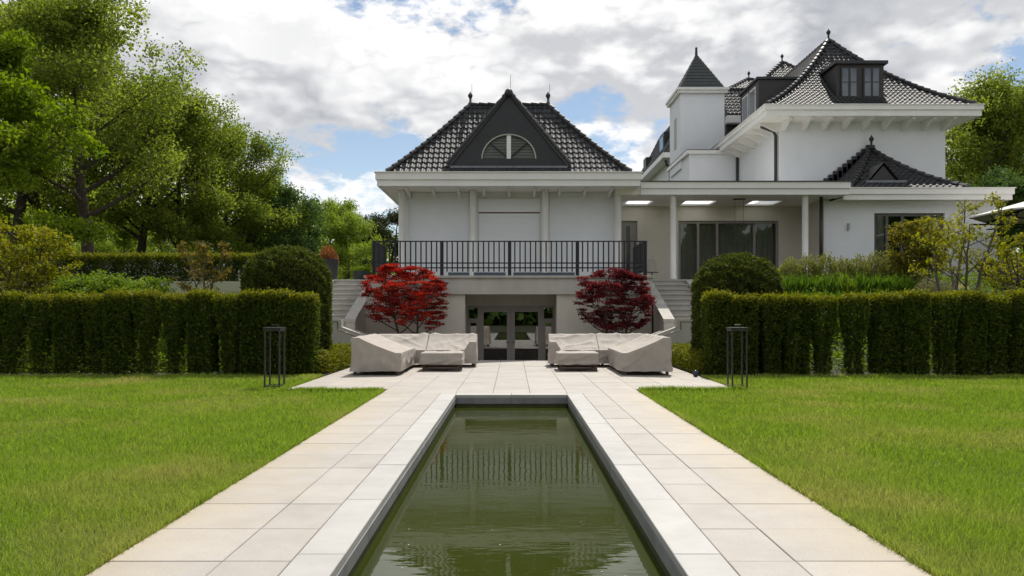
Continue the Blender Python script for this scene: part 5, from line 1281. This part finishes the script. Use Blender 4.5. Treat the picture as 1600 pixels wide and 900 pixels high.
def globe():
    Y = 16.6; x = X(1087, Y); o = MB().lathe([(.03, 0), (.035, .02), (.055, .04), (.07, .07), (.073, .1), (.058, .135), (.026, .155), (.006, .16)], (x, Y, -.012), 16).build('garden_globe', M_globe, None, True)
    tag(o, 'small dark blue glazed globe on the ground at the end of the box hedge', 'globe')
globe()

def parasol():
    Y = 24.5; x0 = X(1546, Y); cx = x0+2.6; z1 = Z(346, Y); z0 = 2.35
    T = thing('garden_parasol', 'large canvas parasol with dark metal frame beside the single storey wing', 'parasol', (cx, Y, z0))
    MB().tube([(cx, Y, z0), (cx, Y, z1+1.1)], .05, 10).build('pole', M_iron, T); MB().lathe([(.5, 0), (.5, .06), (.08, .1)], (cx, Y, z0), 18).build('base', M_iron, T)
    n = 8; ap = (cx, Y, z1+1.05); c = [(cx+2.6*math.cos(PI/8+2*PI*k/n)/math.cos(PI/8), Y+2.6*math.sin(PI/8+2*PI*k/n)/math.cos(PI/8), z1+.28) for k in range(n)]
    mb = MB()
    for k in range(n):
        a, b = Vector(c[k]), Vector(c[(k+1) % n]); mb.poly([a, b, ap]); mb.quad(a, b, b-Vector((0, 0, .05)), a-Vector((0, 0, .05)))
    mb.build('canopy', M_canvas, T)
    for k in range(n):
        a = Vector(c[k]); MB().tube([a-Vector((0, 0, .05)), Vector(ap)-Vector((0, 0, .08))], .035, 5).build('rib', M_iron, T)
        m = a.lerp(Vector((cx, Y, z1-.15)), .02); MB().tube([a-Vector((0,0,.26)), (cx, Y, z1-.1)], .03, 5).build('stretcher', M_iron, T)
        for j in range(1, 5): MB().tube([a.lerp(Vector(ap), j/5)-Vector((0,0,.08)), (a-Vector((0,0,.26))).lerp(Vector((cx, Y, z1-.1)), (j+(.5 if j % 2 else -.5))/5)], .02, 4).build('strut', M_iron, T)
    sx = X(1556, 23.3); S = thing('wicker_sofa', 'dark wicker garden sofa behind the yellow-green shrub', 'sofa', (sx+1, 23.3, 2.3))
    MB().box(sx, sx+2.2, 23.0, 23.9, 2.32, 2.72, .03).build('seat', M_wicker, S); MB().box(sx, sx+2.2, 22.78, 22.998, 2.32, 3.05, .03).build('backrest', M_wicker, S)
    MB().box(sx-.2, sx-.001, 22.8, 23.9, 2.32, 2.95, .03).build('armrest', M_wicker, S); MB().box(sx+.1, sx+2.1, 23.05, 23.85, 2.721, 2.85, .04).build('cushion', M_canvas, S)
    for x in (sx-.1, sx+2.1):
        for y in (22.9, 23.8): MB().box(x-.03, x+.03, y-.03, y+.03, 2.2, 2.32).build('leg', M_iron, S)
parasol()

def loggia_things():
    Y = 28.0; x = X(1155, Y); zc = Z(309, Y)
    zc = 5.548
    T = thing('pendant_lamp', 'slim black linear pendant lamp hanging from the loggia ceiling', 'lamp', (x, Y, zc))
    MB().box(x-.22, x+.22, Y-.06, Y+.06, zc-.03, zc).build('ceiling_plate', M_iron, T)
    zb = Z(349, Y)
    for dx in (-.16, .16): MB().tube([(x+dx, Y, zc-.02), (x+dx, Y, zb)], .006, 5).build('cable', M_iron, T)
    MB().box(x-.58, x+.58, Y-.03, Y+.03, zb-.05, zb).build('light_bar', M_iron, T)
    tx = X(1150, 28.2); D = thing('dining_table', 'dark dining table under the pendant lamp in the loggia', 'table', (tx, 28.3, 2.56))
    MB().box(tx-1.1, tx+1.1, 27.9, 28.8, 3.27, 3.31).build('table_top', M_wood, D)
    for a in (-1, 1):
        for b in (27.96, 28.74): MB().box(tx+a-.03, tx+a+.03, b-.03, b+.03, 2.56, 3.27).build('leg', M_iron, D)
    for px, lab in ((1125, 'dark round-backed dining chair nearer the pavilion in the loggia'), (1178, 'dark round-backed dining chair nearer the villa in the loggia')):
        cx = X(px, 27.6); C = thing('dining_chair', lab, 'chair', (cx, 27.6, 2.56), 'loggia dining chairs')
        MB().box(cx-.22, cx+.22, 27.42, 27.84, 3.0, 3.05, .02).build('seat', M_wicker, C); MB().prism([(cx-.24, 3.05), (cx-.26, 3.30), (cx-.2, 3.42), (cx+.2, 3.42), (cx+.26, 3.30), (cx+.24, 3.05)], 'y', 27.40, 27.46).build('backrest', M_wicker, C)
        for a in (-.19, .19):
            for b in (27.46, 27.8): MB().box(cx+a-.018, cx+a+.018, b-.018, b+.018, 2.56, 3.0).build('leg', M_iron, C)
    # wire birdcage lantern on a stand at the top of the stairs
    bx, by = X(1018.5, 27.4), 27.4; B = thing('wire_lantern', 'pale wire cage lantern on a slim dark stand by the loggia', 'lantern', (bx, by, 2.56))
    MB().tube([(bx, by, 2.56), (bx, by, 2.82)], .02, 6).build('stand', M_iron, B); MB().box(bx-.22, bx+.22, by-.12, by+.12, 2.82, 2.84).build('shelf', M_iron, B)
    for k in range(12):
        a = 2*PI*k/12; r = .16; MB().tube([(bx+r*math.cos(a), by+r*math.sin(a), 2.84), (bx+r*math.cos(a), by+r*math.sin(a), 3.15), (bx+r*.7*math.cos(a), by+r*.7*math.sin(a), 3.27), (bx, by, 3.33)], .006, 4).build('wire', M_louvre, B)
    MB().lathe([(.012, 0), (.02, .05), (.008, .10)], (bx, by, 3.33), 8).build('knob', M_louvre, B)
loggia_things()

def car(x, Y, m, label):
    z = 2.40; T = thing('parked_car', label, 'car', (x, Y, z), 'cars parked behind the low hedge')
    L = 4.6; pts = [(-2.3, .35), (-2.3, .72), (-2.15, .85), (-1.55, .95), (-.85, 1.36), (-.3, 1.42), (.75, 1.40), (1.65, 1.02), (2.22, .92), (2.3, .7), (2.3, .35)]
    body = MB(); xs = [p[0] for p in pts]
    for (yy, inset) in ((-.86, .0), (-.80, .0), (.80, .0), (.86, .0)):
        pass
    lower = [(-2.3, .28), (-2.32, .66), (-2.1, .86), (-1.5, .93), (1.6, .93), (2.2, .88), (2.32, .66), (2.3, .28)]
    body.prism([(x+a, z+b) for a, b in lower], 'y', Y-.86, Y+.86); body.build('body', m, T)
    cab0 = [(-1.55, .93), (-.80, 1.38), (-.3, 1.43), (.75, 1.41), (1.62, .93)]
    cb = MB(); n = 5
    for yy, k in ((Y-.84, 1), (Y-.62, .0)): pass
    lo = [(x+a, z+b) for a, b in cab0]
    cb.v += [(p, Y-.80 if q < z+1 else Y-.60, q) for p, q in lo]+[(p, Y+.80 if q < z+1 else Y+.60, q) for p, q in lo]
    cb.f += [(0,1,2,3,4), (9,8,7,6,5)]+[(i, i+5, i+6, i+1) for i in range(4)]; cb.build('cabin', m, T)
    gm = mat('car_glass', (.02, .025, .03), rough=.05, spec=.8)
    for a0, a1 in ((-1.30, -.25), (-.15, .78)):
        def yy(q): return Y-.80+.2*(q-.93)/.48-.012
        g = MB(); g.quad((x+a0, yy(.98), z+.98), (x+a1+.35, yy(.98), z+.98), (x+a1, yy(1.34), z+1.34), (x+max(a0, -.78)+.1, yy(1.34), z+1.34)); g.build('side_window', gm, T)
    for a in (-1.42, 1.42):
        for s in (-1, 1):
            w = MB(); w.tube([(x+a, Y+s*.70, z+.33), (x+a, Y+s*.875, z+.33)], .33, 20); wo = w.build('wheel', M_tyre, T); MB().tube([(x+a, Y+s*.876, z+.33), (x+a, Y+s*.885, z+.33)], .21, 14).build('rim', M_cars, wo)
    for s in (-1, 1): MB().box(x-2.335, x-2.30, Y+s*.62-.15, Y+s*.62+.15, z+.60, z+.74).build('headlight', M_glassd, T); MB().box(x+2.30, x+2.335, Y+s*.62-.15, Y+s*.62+.15, z+.62, z+.76).build('tail_light', mat('red_lens', (.3, .01, .01), rough=.2), T)
car(-16.0, 32.6, M_carw, 'white car parked behind the low hedge at the foot of the oaks')
car(-10.9, 33.2, M_cars, 'silver car parked behind the low hedge near the yew dome')
